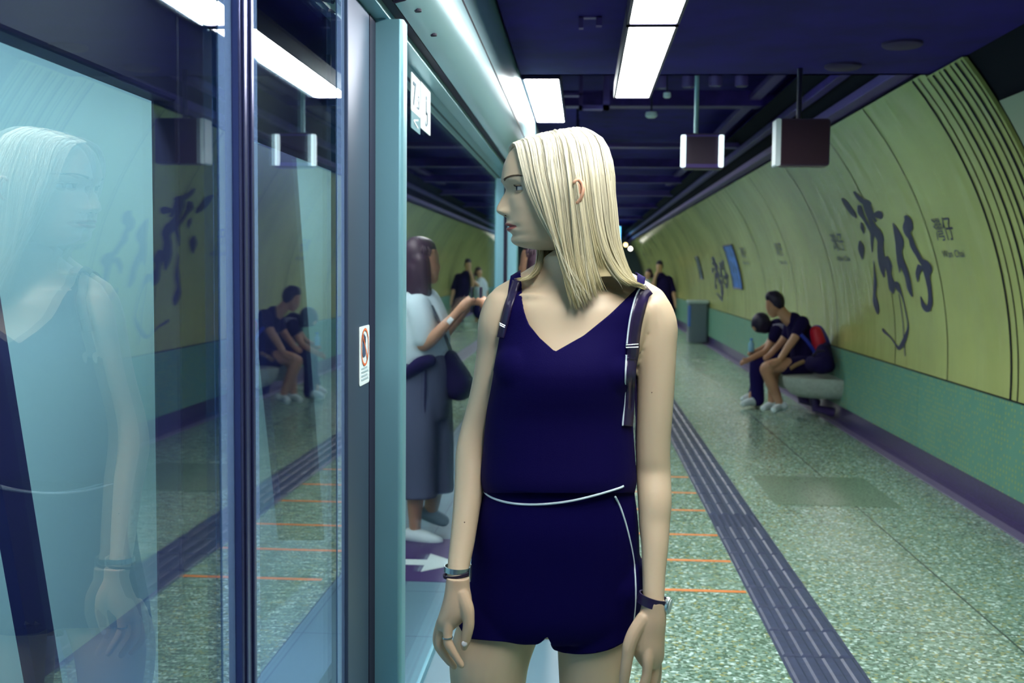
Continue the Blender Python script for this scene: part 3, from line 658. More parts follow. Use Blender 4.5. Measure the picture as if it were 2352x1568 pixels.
# far lights at the end of the platform
for (px, py, c, r, lab) in ((1437, 562, (1, .75, .3), .07, 'small warm round light at the far end of the platform'), (1448, 571, (1, .95, .85), .075, 'small white round light at the far end of the platform')):
    p = onY(px, py, 40); e = empty('far_lamp', lab, 'lamp', p)
    mb = MB(); mb.lathe(p, [(.001, -r), (r*.7, -r*.7), (r, 0), (r*.7, r*.7), (.001, r)], 16); sub(mb, 'globe', mat('globe_'+lab[6:10], c, .5, emit=c, estr=3.5), e, smooth=True)
    sub(MB().box(p[0]-.015, p[0]+.015, p[1], p[1]+.03, p[2]+r, 2.9), 'stem', m_frame, e)
a = onY(1412, 520, 41); b = onY(1425, 558, 41)
e = empty('blue_sign', 'bright blue lit sign at the far end, peeking out beside the blonde hair', 'sign', (a[0], 41, b[2]))
sub(MB().box(a[0]-.3, b[0], 41, 41.1, b[2], a[2]), 'sign_box', mat('blue_lit', (.1, .4, .9), .5, emit=(.12, .5, 1), estr=2.0), e); sub(MB().box(a[0]-.05, a[0], 41.02, 41.06, a[2], 3.3), 'hanger', m_frame, e)
# ================================================================ figure tools
from mathutils.bvhtree import BVHTree
def fibsphere(mb, c, r, n=10):
    P = []
    for i in range(n+1):
        ph = PI*i/n; P.append([(c[0]+r*math.sin(ph)*math.cos(t), c[1]+r*math.sin(ph)*math.sin(t), c[2]+r*math.cos(ph)) for t in np.linspace(0, 2*PI, 2*n+1)])
    mb.add([P[0][0]]+[p for row in P[1:-1] for p in row[:-1]]+[P[-1][0]],
           [(0, 1+j, 1+(j+1) % (2*n)) for j in range(2*n)] +
           [(1+(i-1)*2*n+j, 1+i*2*n+j, 1+i*2*n+(j+1) % (2*n), 1+(i-1)*2*n+(j+1) % (2*n)) for i in range(1, n-1) for j in range(2*n)] +
           [(1+(n-1)*2*n, 1+(n-2)*2*n+(j+1) % (2*n), 1+(n-2)*2*n+j) for j in range(2*n)])
def smooth_chain(pts, rs, k=5):
    P = np.array([list(p)+[r] for p, r in zip(pts, rs)], float); n = len(P); out = []
    for i in range(n-1):
        p0, p1, p2, p3 = P[max(i-1, 0)], P[i], P[i+1], P[min(i+2, n-1)]
        for j in range(k):
            u = j/k; out.append(.5*((2*p1)+(-p0+p2)*u+(2*p0-5*p1+4*p2-p3)*u*u+(-p0+3*p1-3*p2+p3)*u**3))
    out.append(P[-1]); out = np.array(out); return [o[:3] for o in out], [max(o[3], .0005) for o in out]
def limb(mb, pts, rs, n=16, k=5, flat=None):
    p, r = smooth_chain(pts, rs, k); mb.tube(p, r, n, True, flat)
    if not flat: fibsphere(mb, p[0], r[0]*.995, 8); fibsphere(mb, p[-1], r[-1]*.995, 8)
    return mb
def loft(mb, rings, n=40, e=2.4, k=4, caps=True):                   # rings: (center, side vec, depth vec)
    A = np.array([list(c)+list(s)+list(d) for c, s, d in rings], float); m = len(A); out = []
    for i in range(m-1):
        p0, p1, p2, p3 = A[max(i-1, 0)], A[i], A[i+1], A[min(i+2, m-1)]
        for j in range(k):
            u = j/k; out.append(.5*((2*p1)+(-p0+p2)*u+(2*p0-5*p1+4*p2-p3)*u*u+(-p0+3*p1-3*p2+p3)*u**3))
    out.append(A[-1]); vs = []
    for o in out:
        for j in range(n):
            t = 2*PI*j/n; c_, s_ = math.cos(t), math.sin(t)
            vs.append(o[:3]+o[3:6]*math.copysign(abs(c_)**(2/e), c_)+o[6:9]*math.copysign(abs(s_)**(2/e), s_))
    m = len(out); fs = [(i*n+j, i*n+(j+1) % n, (i+1)*n+(j+1) % n, (i+1)*n+j) for i in range(m-1) for j in range(n)]
    if caps: fs += [tuple(range(n))[::-1], tuple(range((m-1)*n, m*n))]
    return mb.add(vs, fs)
def remesh(mb, voxel, smooth=4):
    """union of the closed shells in mb as one continuous surface -> (verts, faces)"""
    o = mb.build('tmp', [], None); m = o.modifiers.new('r', 'REMESH'); m.mode = 'VOXEL'; m.voxel_size = voxel; m.adaptivity = 0
    if smooth: s_ = o.modifiers.new('s', 'SMOOTH'); s_.iterations = smooth; s_.factor = .5
    bpy.context.view_layer.update(); dg = bpy.context.evaluated_depsgraph_get(); me = bpy.data.meshes.new_from_object(o.evaluated_get(dg))
    v = np.empty(len(me.vertices)*3); me.vertices.foreach_get('co', v); v = v.reshape(-1, 3); f = [tuple(p.vertices) for p in me.polygons]
    bpy.data.objects.remove(o); bpy.data.meshes.remove(me); return v, f
def clip(v, f, val, eps=1e-9):
    """keep the part of the mesh where val > 0, cut exactly at val = 0"""
    nv = [tuple(p) for p in v]; cut = {}; nf = []
    def ec(a, b):
        k = (min(a, b), max(a, b))
        if k not in cut:
            t = val[a]/(val[a]-val[b]); cut[k] = len(nv); nv.append(tuple(np.array(v[a])*(1-t)+np.array(v[b])*t))
        return cut[k]
    for p in f:
        ins = [val[i] > 0 for i in p]
        if all(ins): nf.append(p); continue
        if not any(ins): continue
        q = []
        for k in range(len(p)):
            a, b = p[k], p[(k+1) % len(p)]
            if ins[k]: q.append(a)
            if (val[a] > 0) != (val[b] > 0): q.append(ec(a, b))
        if len(q) >= 3: nf.append(tuple(q))
    used = sorted({i for p in nf for i in p}); mp = {a: b for b, a in enumerate(used)}
    return np.array([nv[i] for i in used]), [tuple(mp[i] for i in p) for p in nf]
def mk(name, v, f, m, parent, smooth=True, solid=0):
    mb = MB(); mb.add(v, f); o = sub(mb, name, m, parent, smooth=('all' if smooth else False), fix=False)
    if solid: q = o.modifiers.new('s', 'SOLIDIFY'); q.thickness = solid; q.offset = 1
    return o
def projv(v):
    d = np.asarray(v)-CAM; z = d@fw; return CX+F*(d@R2)/z, CY-F*(d@U2)/z
def interp(x, pts):
    a = np.array(pts, float); return np.interp(x, a[:, 0], a[:, 1])

def skin_mat(name, c, sss=.15, rough=.5):
    m = mat(name, c, rough, sss=sss, noise=.06, nscale=90, bump=.15, bscale=400); return m
# ================================================================ blonde woman
YW = 2.08
def W(px, py, dy=0): return onY(px, py, YW+dy)
PXM = 1.0/1200
woman = empty('person', 'blonde woman in navy sleeveless top and shorts, looking left beside the glass', 'person', (W(1290, 1100)[0], YW, 0))
def W_rings(rows):
    out = []
    for py, xl, xr, dy, hd in rows:
        a, b = W(xl, py), W(xr, py); c = (a+b)/2+np.array([0, dy, 0]); out.append((c, (b-a)/2, np.array([0, hd, 0])))
    return out
m_skin = bpy.data.materials.new('fair_skin'); m_skin.use_nodes = True
_b = m_skin.node_tree.nodes['Principled BSDF']; _a = m_skin.node_tree.nodes.new('ShaderNodeVertexColor'); _a.layer_name = 'tone'
m_skin.node_tree.links.new(_a.outputs['Color'], _b.inputs['Base Color']); _b.inputs['Roughness'].default_value = .48
_b.inputs['Subsurface Weight'].default_value = .12; _b.inputs['Subsurface Scale'].default_value = .01; _b.inputs['Subsurface Radius'].default_value = (1, .4, .25)
SKIN = np.array([.66, .53, .36])
body = MB()
loft(body, W_rings([(585,1258,1362,.012,.050),(615,1256,1366,.010,.052),(640,1246,1378,.008,.056),(660,1215,1415,.006,.062),(678,1172,1470,.004,.072),(705,1150,1500,0,.083),
    (760,1150,1490,0,.095),(850,1146,1455,-.008,.108),(950,1142,1438,0,.096),(1050,1142,1435,0,.088),(1120,1125,1446,0,.092),(1200,1108,1452,.005,.098),(1300,1100,1455,.01,.100),(1400,1082,1450,.01,.094),(1440,1080,1446,.01,.085)]), e=2.25)
# trapezius slopes
limb(body, [W(1300,612,.015), W(1235,650,.012), W(1160,688,.008)], [.040, .034, .030]); limb(body, [W(1318,612,.015), W(1405,650,.012), W(1495,695,.005)], [.040, .036, .032])
# collar bones
limb(body, [W(1335,690,-.060), W(1390,682,-.058), W(1460,690,-.03)], [.008, .008, .008]); limb(body, [W(1262,686,-.060), W(1215,680,-.052), W(1165,690,-.025)], [.008, .008, .007])
# bust
fibsphere(body, W(1215,850,-.045), .062, 14); fibsphere(body, W(1375,850,-.045), .062, 14)
rarm = [(1150,705,.0,.034),(1141,745,.0,.0365),(1138,800,.01,.036),(1126,870,.015,.034),(1111,930,.02,.032),(1094,985,.02,.030),(1083,1040,.01,.031),(1079,1100,-.01,.0295),(1070,1180,-.04,.0258),(1061,1250,-.065,.0235),(1053,1300,-.085,.0212),(1051,1342,-.10,.0205)]
larm = [(1500,712,0,.036),(1511,748,0,.0375),(1509,800,0,.0375),(1507,870,0,.0362),(1504,940,.0,.0348),(1501,1000,0,.0335),(1500,1050,0,.0330),(1501,1090,0,.0335),(1504,1150,-.02,.0325),(1503,1200,-.03,.0300),(1504,1250,-.045,.0262),(1502,1310,-.06,.0226),(1501,1370,-.075,.0205),(1500,1392,-.08,.0205)]
for ch in (rarm, larm): limb(body, [W(a, b, d) for a, b, d, r in ch], [r for *_, r in ch], 20)
# legs down to the floor
def Wz(x, y, z): return np.array([x, y, z])
cL = W(1122, 1530, .0); cR = W(1364, 1530, .01)
limb(body, [W(1182,1330,.01), W(1156,1420,.005), cL, Wz(cL[0]+.01, YW, .50), Wz(cL[0]+.015, YW+.01, .45), Wz(cL[0]+.01, YW+.03, .30), Wz(cL[0]+.01, YW+.03, .10)], [.075, .077, .0775, .055, .052, .052, .034], 24)
limb(body, [W(1385,1330,.01), W(1372,1420,.01), cR, Wz(cR[0]-.005, YW+.01, .50), Wz(cR[0]-.005, YW+.02, .45), Wz(cR[0], YW+.04, .30), Wz(cR[0], YW+.04, .10)], [.083, .079, .070, .052, .050, .050, .033], 24)
for c in (cL, cR): limb(body, [Wz(c[0]+.01, YW+.04, .06), Wz(c[0]+.005, YW-.04, .045), Wz(c[0], YW-.14, .03)], [.034, .038, .026])
bv, bf = remesh(body, .0045, 5)
# hands, finer
def hand(palm, fingers, thumb, dd):
    palm = [(x, y, d+dd, w_, hd) for x, y, d, w_, hd in palm]; fingers = [[(a, b, c+dd, r) for a, b, c, r in ch] for ch in fingers]; thumb = [(a, b, c+dd, r) for a, b, c, r in thumb]
    h = MB(); loft(h, [(W(x, y, d), (W(x+w_, y, 0)-W(x-w_, y, 0))/2, np.array([0, hd, 0])) for x, y, d, w_, hd in palm], 24, 2.2)
    for ch in fingers+[thumb]: limb(h, [W(*c[:3]) for c in ch], [c[3] for c in ch], 12)
    return remesh(h, .0018, 4)
hr = hand([(1052,1325,-.02,25,.0205),(1051,1350,-.02,27,.021),(1051,1375,-.018,31,.026),(1046,1400,-.014,33,.031),(1036,1422,-.008,30,.034),(1026,1440,-.004,20,.030)],
    [[(1036,1405,-.030,.0098),(1031,1428,-.033,.0105),(1028,1462,-.036,.0088),(1031,1480,-.037,.0092),(1046,1505,-.038,.0076),(1058,1524,-.038,.0066),(1060,1528,-.038,.0056)],
     [(1026,1405,-.012,.0098),(1017,1432,-.012,.0100),(1010,1466,-.013,.0088),(1013,1486,-.014,.0088),(1030,1513,-.016,.0076),(1043,1530,-.017,.0062)],
     [(1024,1405,.006,.0095),(1013,1430,.008,.0096),(1004,1462,.009,.0085),(1007,1484,.008,.0084),(1022,1508,.006,.0070),(1033,1522,.005,.006)],
     [(1026,1405,.022,.0085),(1016,1428,.025,.0085),(1009,1454,.026,.0075),(1012,1472,.026,.0073),(1024,1490,.024,.006),(1032,1500,.023,.0055)]],
    [(1060,1362,-.030,.0135),(1072,1395,-.036,.0135),(1076,1420,-.038,.0115),(1076,1438,-.038,.0108),(1071,1462,-.036,.0100),(1067,1480,-.034,.0085),(1066,1487,-.034,.006)], -.085)
hl = hand([(1501,1378,-.02,25,.0205),(1500,1400,-.02,28,.021),(1495,1425,-.018,34,.025),(1488,1455,-.014,38,.029),(1488,1485,-.010,37,.033),(1492,1508,-.006,32,.032),(1494,1525,-.004,22,.028)],
    [[(1490,1490,-.034,.0105),(1488,1515,-.037,.0110),(1486,1545,-.038,.0092),(1480,1568,-.037,.0093),(1466,1590,-.034,.0078),(1454,1604,-.032,.0062)],
     [(1500,1490,-.016,.0105),(1503,1518,-.017,.0105),(1503,1555,-.017,.0092),(1496,1580,-.016,.009),(1480,1602,-.015,.0076),(1468,1614,-.014,.006)],
     [(1503,1490,.002,.0100),(1508,1518,.003,.0100),(1509,1552,.003,.0088),(1503,1576,.003,.0086),(1488,1598,.003,.007),(1477,1608,.003,.006)],
     [(1501,1490,.018,.009),(1507,1512,.020,.009),(1508,1540,.021,.0078),(1503,1560,.021,.0076),(1492,1578,.020,.006),(1484,1586,.019,.0055)]],
    [(1478,1420,-.030,.0135),(1458,1452,-.036,.0135),(1446,1482,-.039,.0130),(1441,1510,-.040,.0112),(1438,1530,-.040,.0106),(1434,1558,-.038,.0100),(1432,1578,-.036,.0080),(1432,1584,-.036,.006)], -.065)
# ---- head
HX = 1285.0; al = math.radians(11)
hf = np.array([-math.cos(al), -math.sin(al), 0]); hs_ = np.array([math.sin(al), -math.cos(al), 0])   # forward; her left, towards the camera
HC0 = W(HX, 430, .006)
def hz(py): return W(HX, py, .006)[2]
rows = np.array([(306,1288,1292,.004),(309,1262,1318,.022),(315,1238,1342,.036),(326,1206,1366,.051),(345,1178,1384,.062),(370,1163,1394,.069),(395,1156,1399,.072),(415,1155,1400,.0730),(428,1159,1399,.0727),(441,1166,1397,.072),(460,1168,1394,.0705),(480,1168,1388,.068),
    (500,1168,1378,.0645),(512,1168,1366,.0615),(522,1170,1354,.0585),(532,1173,1342,.0555),(542,1179,1330,.0520),(550,1179,1322,.0485),(558,1181,1312,.043),(565,1190,1302,.034),(571,1212,1288,.021),(575,1240,1262,.006)], float)
pys = np.concatenate([np.linspace(306, 330, 14), np.linspace(333, 566, 150), np.linspace(567, 575, 8)])
def cub(x, xs, ys):
    i = np.clip(np.searchsorted(xs, x)-1, 0, len(xs)-2); t = (x-xs[i])/(xs[i+1]-xs[i])
    g = np.gradient(ys, xs); h = xs[i+1]-xs[i]
    return (2*t**3-3*t**2+1)*ys[i]+(t**3-2*t**2+t)*h*g[i]+(-2*t**3+3*t**2)*ys[i+1]+(t**3-t**2)*h*g[i+1]
def G(a, s_): return math.exp(-(a/s_)**2)
nose_p = [(436,0),(445,.0045),(455,.010),(465,.0145),(475,.0190),(481,.0208),(486,.0208),(490,.0190),(494,.0145),(498,.007),(502,.0015),(506,0)]
def head_pt(th, py):
    fpx, bpx, hw = [cub(py, rows[:, 0], rows[:, i]) for i in (1, 2, 3)]
    af = (HX-fpx)*PXM/math.cos(al); ab = (bpx-HX)*PXM; c, s = math.cos(th), math.sin(th)
    e = 2/2.25
    y = hw*math.copysign(abs(s)**(.93), s); x = (af if c > 0 else ab)*math.copysign(abs(c)**e, c)
    if c > 0:
        ay = abs(y)
        if py > 480: x -= 0.0
        x += interp(py, nose_p)*G(y, interp(py, [(440,.0065),(460,.0075),(478,.0100),(488,.0115),(496,.0105),(503,.012)]))
        x += .0085*G(ay-.0125, .0058)*G(py-489, 8)                        # wings
        x -= .0075*G(ay-.0068, .0032)*G(py-497.5, 3.2)                    # nostrils
        x -= .0130*G(ay-.034, .0150)*G(py-437, 13)                       # sockets
        x -= .0040*G(ay-.0165, .007)*G(py-441, 12)
        x += .0030*G(ay-.030, .018)*G(py-417, 8)                         # brow
        x += .0030*G(ay-.045, .016)*G(py-474, 20)                         # cheek
        m_ = max(0, 1-(ay/.0285)**2)
        x += .0042*m_*G(py-516.5, 4.2)+.0046*m_**.8*G(py-528.5, 5)-.0050*G(py-522.0, 1.7)*max(0, 1-(ay/.029)**2)**.5
        x -= .0022*G(ay-.030, .006)*G(py-523, 6)
        x -= .0018*G(py-509, 6)*G(ay, .004)-.0012*G(py-508, 6)*G(ay-.005, .003)
        x -= .0020*G(py-539, 5)*G(ay, .016)
        x += .0020*G(py-553, 8)*G(ay, .014)
    return x, y
def head_world(x, y, z): return np.array([HC0[0], HC0[1], z])+hf*x+hs_*y
NT = 176; hv = []
for py in pys:
    for j in range(NT):
        q = 2*PI*j/NT; th = q-.45*math.sin(q)                              # denser at the front
        x, y = head_pt(th, py); hv.append(head_world(x, y, hz(py)))
hfc = [(i*NT+j, i*NT+(j+1) % NT, (i+1)*NT+(j+1) % NT, (i+1)*NT+j) for i in range(len(pys)-1) for j in range(NT)]+[tuple(range(NT))[::-1], tuple(range((len(pys)-1)*NT, len(pys)*NT))]
hv = np.array(hv)
def surf(lat, py, out=0):                                               # point on the face from lateral offset
    lo, hi = 0, PI/2
    for _ in range(30):
        m = (lo+hi)/2
        if head_pt(m, py)[1] < abs(lat): lo = m
        else: hi = m
    x, _y = head_pt((lo+hi)/2, py); n = np.array([.85, math.copysign(.5, lat)]); 
    return head_world(x+out*n[0], lat+out*n[1], hz(py))
allv = np.concatenate([bv, hr[0], hl[0], hv]); o1 = len(bv); o2 = o1+len(hr[0]); o3 = o2+len(hl[0])
allf = list(bf)+[tuple(i+o1 for i in p) for p in hr[1]]+[tuple(i+o2 for i in p) for p in hl[1]]+[tuple(i+o3 for i in p) for p in hfc]
wb = mk('body', allv, allf, m_skin, woman)
col = np.tile(SKIN, (len(allv), 1))
for k, (x, y, z) in enumerate(hv):                                        # lips and warmer cheeks, nose tip
    py = pys[k//NT]; q = 2*PI*(k % NT)/NT; th = q-.45*math.sin(q)
    if math.cos(th) > 0 and 445 < py < 560:
        lat = abs(head_pt(th, py)[1]); e_ = max(0, 1-(lat/.029)**2)**.6
        top_, bot_ = 522-9.5*e_, 522+12.5*e_
        inn = min(1, max(0, (py-top_)/2.5+.2))*min(1, max(0, (bot_-py)/2.5+.2)) if lat < .029 else 0
        c = SKIN*(1-inn)+np.array([.42, .13, .11])*inn
        c = c*(1-.25*G(py-522, 1.6)*(lat < .029)); col[o3+k] = c  # shade of the crease between the lips painted in as a darker line
for k in range(o1, o3): col[k] = SKIN*np.array([1.0, .93, .92])
ca = wb.data.color_attributes.new('tone', 'FLOAT_COLOR', 'POINT'); ca.data.foreach_set('color', np.concatenate([col, np.ones((len(col), 1))], 1).ravel())
print('WOMAN verts', len(allv))
# ---- eyes
m_eye = mat('eye_white', (.62, .64, .62), .15); m_iris = mat('iris_grey_blue', (.06, .10, .13), .15); m_pup = mat('pupil_black', (.004, .004, .01), .1)
m_lash = mat('lash_brown', (.03, .018, .015), .6); m_brow = mat('brow_brown', (.12, .08, .05), .7)
m_lid = mat('eyelid_skin', tuple(SKIN*np.array([.93, .86, .84])), .5, sss=.1)
def sph(c, r, fdir, e0, e1, a0, a1, n=14, mth=20):
    f = np.array(fdir)/np.linalg.norm(fdir); u = np.array([0, 0, 1.0]); s = np.cross(u, f)
    return [[c+r*(math.cos(e)*(math.cos(a)*f+math.sin(a)*s)+math.sin(e)*u) for a in np.linspace(a0, a1, mth)] for e in np.linspace(e0, e1, n)]
for side in (1, -1):
    ec = head_world((HX-1194.0)*PXM, side*.0330, hz(436)); gd = hf*.97+hs_*side*.10
    ey = MB(); ey.grid(sph(ec, .0118, gd, -1.5, 1.5, -PI*.999, PI*.999)); eo = sub(ey, 'eye', m_eye, woman, smooth='all', fix=False)
    def capm(ang, r): return [[ec+r*(math.cos(t)*gd/np.linalg.norm(gd)+math.sin(t)*(math.cos(a)*np.array([0, 0, 1.0])+math.sin(a)*np.cross([0, 0, 1.0], gd))) for a in np.linspace(0, 2*PI, 21)] for t in np.linspace(0.01, ang, 5)]
    ir = MB(); ir.grid(capm(.50, .01195)); sub(ir, 'iris', m_iris, eo, smooth='all', fix=False)
    ir = MB(); ir.grid(capm(.22, .0121)); sub(ir, 'pupil', m_pup, eo, smooth='all', fix=False)
    ld = hf*.90+hs_*side*.35
    lu = MB(); lu.grid(sph(ec, .0131, ld, .20, 1.35, -1.25, 1.25)); lu.grid(sph(ec, .0129, ld, -1.2, -.40, -1.25, 1.25))
    sub(lu, 'eyelid', m_lid, woman, smooth='all', fix=False, solid=.0008)
    la = MB(); A = sph(ec, .0133, ld, .20, .24, -1.2, 1.2, 2, 24)[0]; B = sph(ec, .0172, ld, .30, .34, -1.25, 1.25, 2, 24)[0]
    la.tube(A, [.0004]+[.0008]*22+[.0004], 6)
    for a_, b_ in zip(A, B): la.tube([a_, (a_+b_)/2-np.array([0, 0, .0006]), b_+np.array([0, 0, .0006])], [.00035, .0003, .0001], 4)
    A = sph(ec, .0131, ld, -.40, -.38, -1.0, 1.0, 2, 14)[0]; la.tube(A, .0003, 5)
    sub(la, 'eyelashes', m_lash, woman)
    br = MB()
    for k in range(150):
        t = k/150+rng.rand()*.02; lat = side*(.019+.036*t); py = 419-9.5*math.sin(min(t*1.25, 1)*PI/2)+4*max(0, t-.75)*4*.5+rng.uniform(-2.6, 2.6)*(1-.6*t)
        a_ = surf(lat, py, .0006); b_ = surf(lat+side*.0045, py-2.2+2.2*t, .0010); br.tube([a_, b_], [.00060, .0003], 4)
    sub(br, 'eyebrow', m_brow, woman)
for side in (1, -1):
    ns_ = MB(); c = surf(side*.0072, 496.2, .0002); fibsphere(ns_, (0, 0, 0), 1, 8); ns_.v = [tuple(c+hf*v_[0]*.0046+hs_*v_[1]*.0030+np.array([0, 0, 1])*(v_[2]*.0016-.0010*v_[0])) for v_ in ns_.v]
    sub(ns_, 'nostril_shade', mat('nostril_shade_dark', (.05, .012, .012), .8), woman, smooth='all')  # flattened dark ball painted as the shade inside the nose opening
# ---- ear
m_ear = mat('ear_skin', (.72, .40, .26), .5, sss=.25)
er = MB(); E0 = W(1328, 438, 0)+np.array([0, -.088+.0, 0])
cur = [(1317,420),(1323,414),(1331,413),(1338,421),(1340,433),(1338,446),(1334,456),(1329,464),(1324,466)]
er.tube([W(a, b, -.0935+.004*math.sin(i)) for i, (a, b) in enumerate(cur)], [.0025,.0032,.0036,.0036,.0034,.0032,.0032,.0040,.0030], 10)
cur2 = [(1322,424),(1328,422),(1332,430),(1331,442),(1327,452)]
er.tube([W(a, b, -.090) for a, b in cur2], [.002,.003,.003,.003,.002], 8)
P = [[W(1316+(b_[0]-1316)*k_, b_[1], -.086-.004*k_) for k_ in (0, .5, 1)] for b_ in cur]; er.grid(P)
sub(er, 'ear', m_ear, woman, smooth='all')
# ---- hair
def hair_mat(name, c1, c2, rough=.38):
    m = bpy.data.materials.new(name); m.use_nodes = True; nt = m.node_tree; b = nt.nodes['Principled BSDF']
    at = nt.nodes.new('ShaderNodeVertexColor'); at.layer_name = 'tone'; nt.links.new(at.outputs['Color'], b.inputs['Base Color'])
    b.inputs['Roughness'].default_value = rough; b.inputs['Specular IOR Level'].default_value = .6; return m
m_hair = hair_mat('blonde_hair', 0, 0)
guides = [
 [(1178,329,-.010),(1187,355,-.040),(1201,400,-.064),(1219,450,-.074),(1243,500,-.074),(1269,545,-.074),(1296,585,-.080),(1326,625,-.092),(1352,690,-.098)],
 [(1200,320,-.010),(1212,350,-.045),(1227,405,-.074),(1243,460,-.082),(1262,515,-.082),(1282,565,-.084),(1302,612,-.090),(1325,655,-.098),(1350,690,-.100)],
 [(1228,311,-.009),(1244,345,-.052),(1256,405,-.082),(1268,465,-.088),(1280,525,-.088),(1292,580,-.089),(1302,632,-.094),(1312,678,-.100),(1322,712,-.101)],
 [(1262,302,-.007),(1280,338,-.056),(1292,405,-.086),(1300,470,-.090),(1307,540,-.090),(1316,600,-.092),(1330,645,-.098),(1340,680,-.102),(1348,700,-.102)],
 [(1292,297,-.005),(1314,330,-.052),(1328,400,-.084),(1336,470,-.088),(1346,540,-.087),(1352,590,-.088),(1358,630,-.092),(1364,660,-.094),(1370,682,-.094)],
 [(1318,294,-.002),(1345,326,-.044),(1358,395,-.074),(1366,470,-.077),(1378,540,-.076),(1396,592,-.077),(1422,630,-.078),(1444,646,-.078),(1460,654,-.074)],
 [(1334,294,.002),(1368,322,-.030),(1383,390,-.052),(1392,470,-.056),(1400,545,-.054),(1416,600,-.052),(1436,640,-.052),(1455,655,-.050),(1470,662,-.044)],
 [(1344,296,.008),(1382,324,-.004),(1397,390,-.012),(1406,470,-.014),(1413,545,-.012),(1427,598,-.012),(1447,640,-.012),(1464,656,-.010),(1480,664,-.004)],
 [(1346,298,.016),(1385,332,.030),(1400,400,.034),(1409,475,.036),(1414,545,.036),(1422,595,.036),(1434,630,.036),(1446,648,.040),(1458,660,.044)],
 [(1340,298,.022),(1370,330,.060),(1383,400,.080),(1388,475,.084),(1390,545,.084),(1390,595,.076),(1392,630,.074),(1396,650,.074),(1400,662,.074)],
 [(1292,298,.018),(1302,330,.062),(1306,400,.088),(1304,475,.092),(1300,545,.092),(1290,595,.080),(1276,625,.070),(1262,645,.060),(1250,655,.056)],
 [(1232,310,.014),(1230,345,.052),(1232,400,.080),(1240,475,.086),(1250,545,.078),(1246,590,.020),(1234,618,-.018),(1212,636,-.034),(1178,642,-.034)],
 [(1180,328,.004),(1172,345,.026),(1180,385,.058),(1205,450,.078),(1235,530,.074),(1240,580,.025),(1238,606,-.010),(1228,630,-.034),(1206,650,-.050)]]
GA = np.array(guides, float)                                             # 13 x 9 x 3
def cr(A, u):
    n = len(A); i = min(int(u), n-2); t = u-i; p0, p1, p2, p3 = A[max(i-1, 0)], A[i], A[i+1], A[min(i+2, n-1)]
    return .5*((2*p1)+(-p0+p2)*t+(2*p0-5*p1+4*p2-p3)*t*t+(-p0+3*p1-3*p2+p3)*t**3)
def guide_at(u, nt=17): g = cr(GA, u); return np.array([cr(g, t) for t in np.linspace(0, 8, nt)])
HCt = W(1300, 430, .0)
def outward(p, m_):
    py_ = 430+(HC0[2]-p[2])/PXM
    if py_ > 560 or py_ < 302: return p
    q_ = min(max(py_, 307), 560); fpx, bpx, hw = [cub(q_, rows[:, 0], rows[:, i]) for i in (1, 2, 3)]
    d = p[:2]-HC0[:2]; x = d@hf[:2]; y = d@hs_[:2]; a_ = ((HX-fpx)/math.cos(al) if x > 0 else (bpx-HX))*PXM
    if q_ > 500 and x > 0: a_ *= .8
    rr = math.sqrt((x/(a_+m_))**2+(y/(hw+m_))**2)
    if rr < 1 and rr > .05:
        # move sideways, not forward, so that the hairline stays where it is
        yn = math.sqrt(max(1-(x/(a_+m_))**2, 0))*(hw+m_) if abs(x) < a_+m_ else abs(y)
        y2 = math.copysign(max(yn, abs(y)), y if abs(y) > .002 else 1); p = np.array([*(HC0[:2]+hf[:2]*x+hs_[:2]*y2), p[2]])
    return p
hb = MB(); rows_ = []
for u in np.linspace(0, 12, 73):
    g = guide_at(u, 25)[:20]; r_ = []
    for k, (px, py, dy) in enumerate(g):
        p = W(px, py, dy); c = np.array([HCt[0], HCt[1], min(max(p[2], HCt[2]-.12), HCt[2])]); d = p-c; L_ = np.linalg.norm(d); r_.append(outward(p-d/L_*min(.006, L_*.2), .002))
    rows_.append(r_)
hb.grid(rows_)
nl = 150; lock_u = np.sort(np.concatenate([rng.uniform(0, 8, int(nl*.8)), rng.uniform(8, 12, nl-int(nl*.8))])); lock_u[0] = 0
hcols = [np.array([.56, .47, .25])]*len(hb.v)
def strand(mb, pts, r0, n=4):
    k = len(pts); mb.tube(pts, [r0]*(k-3)+[r0*.8, r0*.5, r0*.15], n, False)
ns = 0; NTs = 19
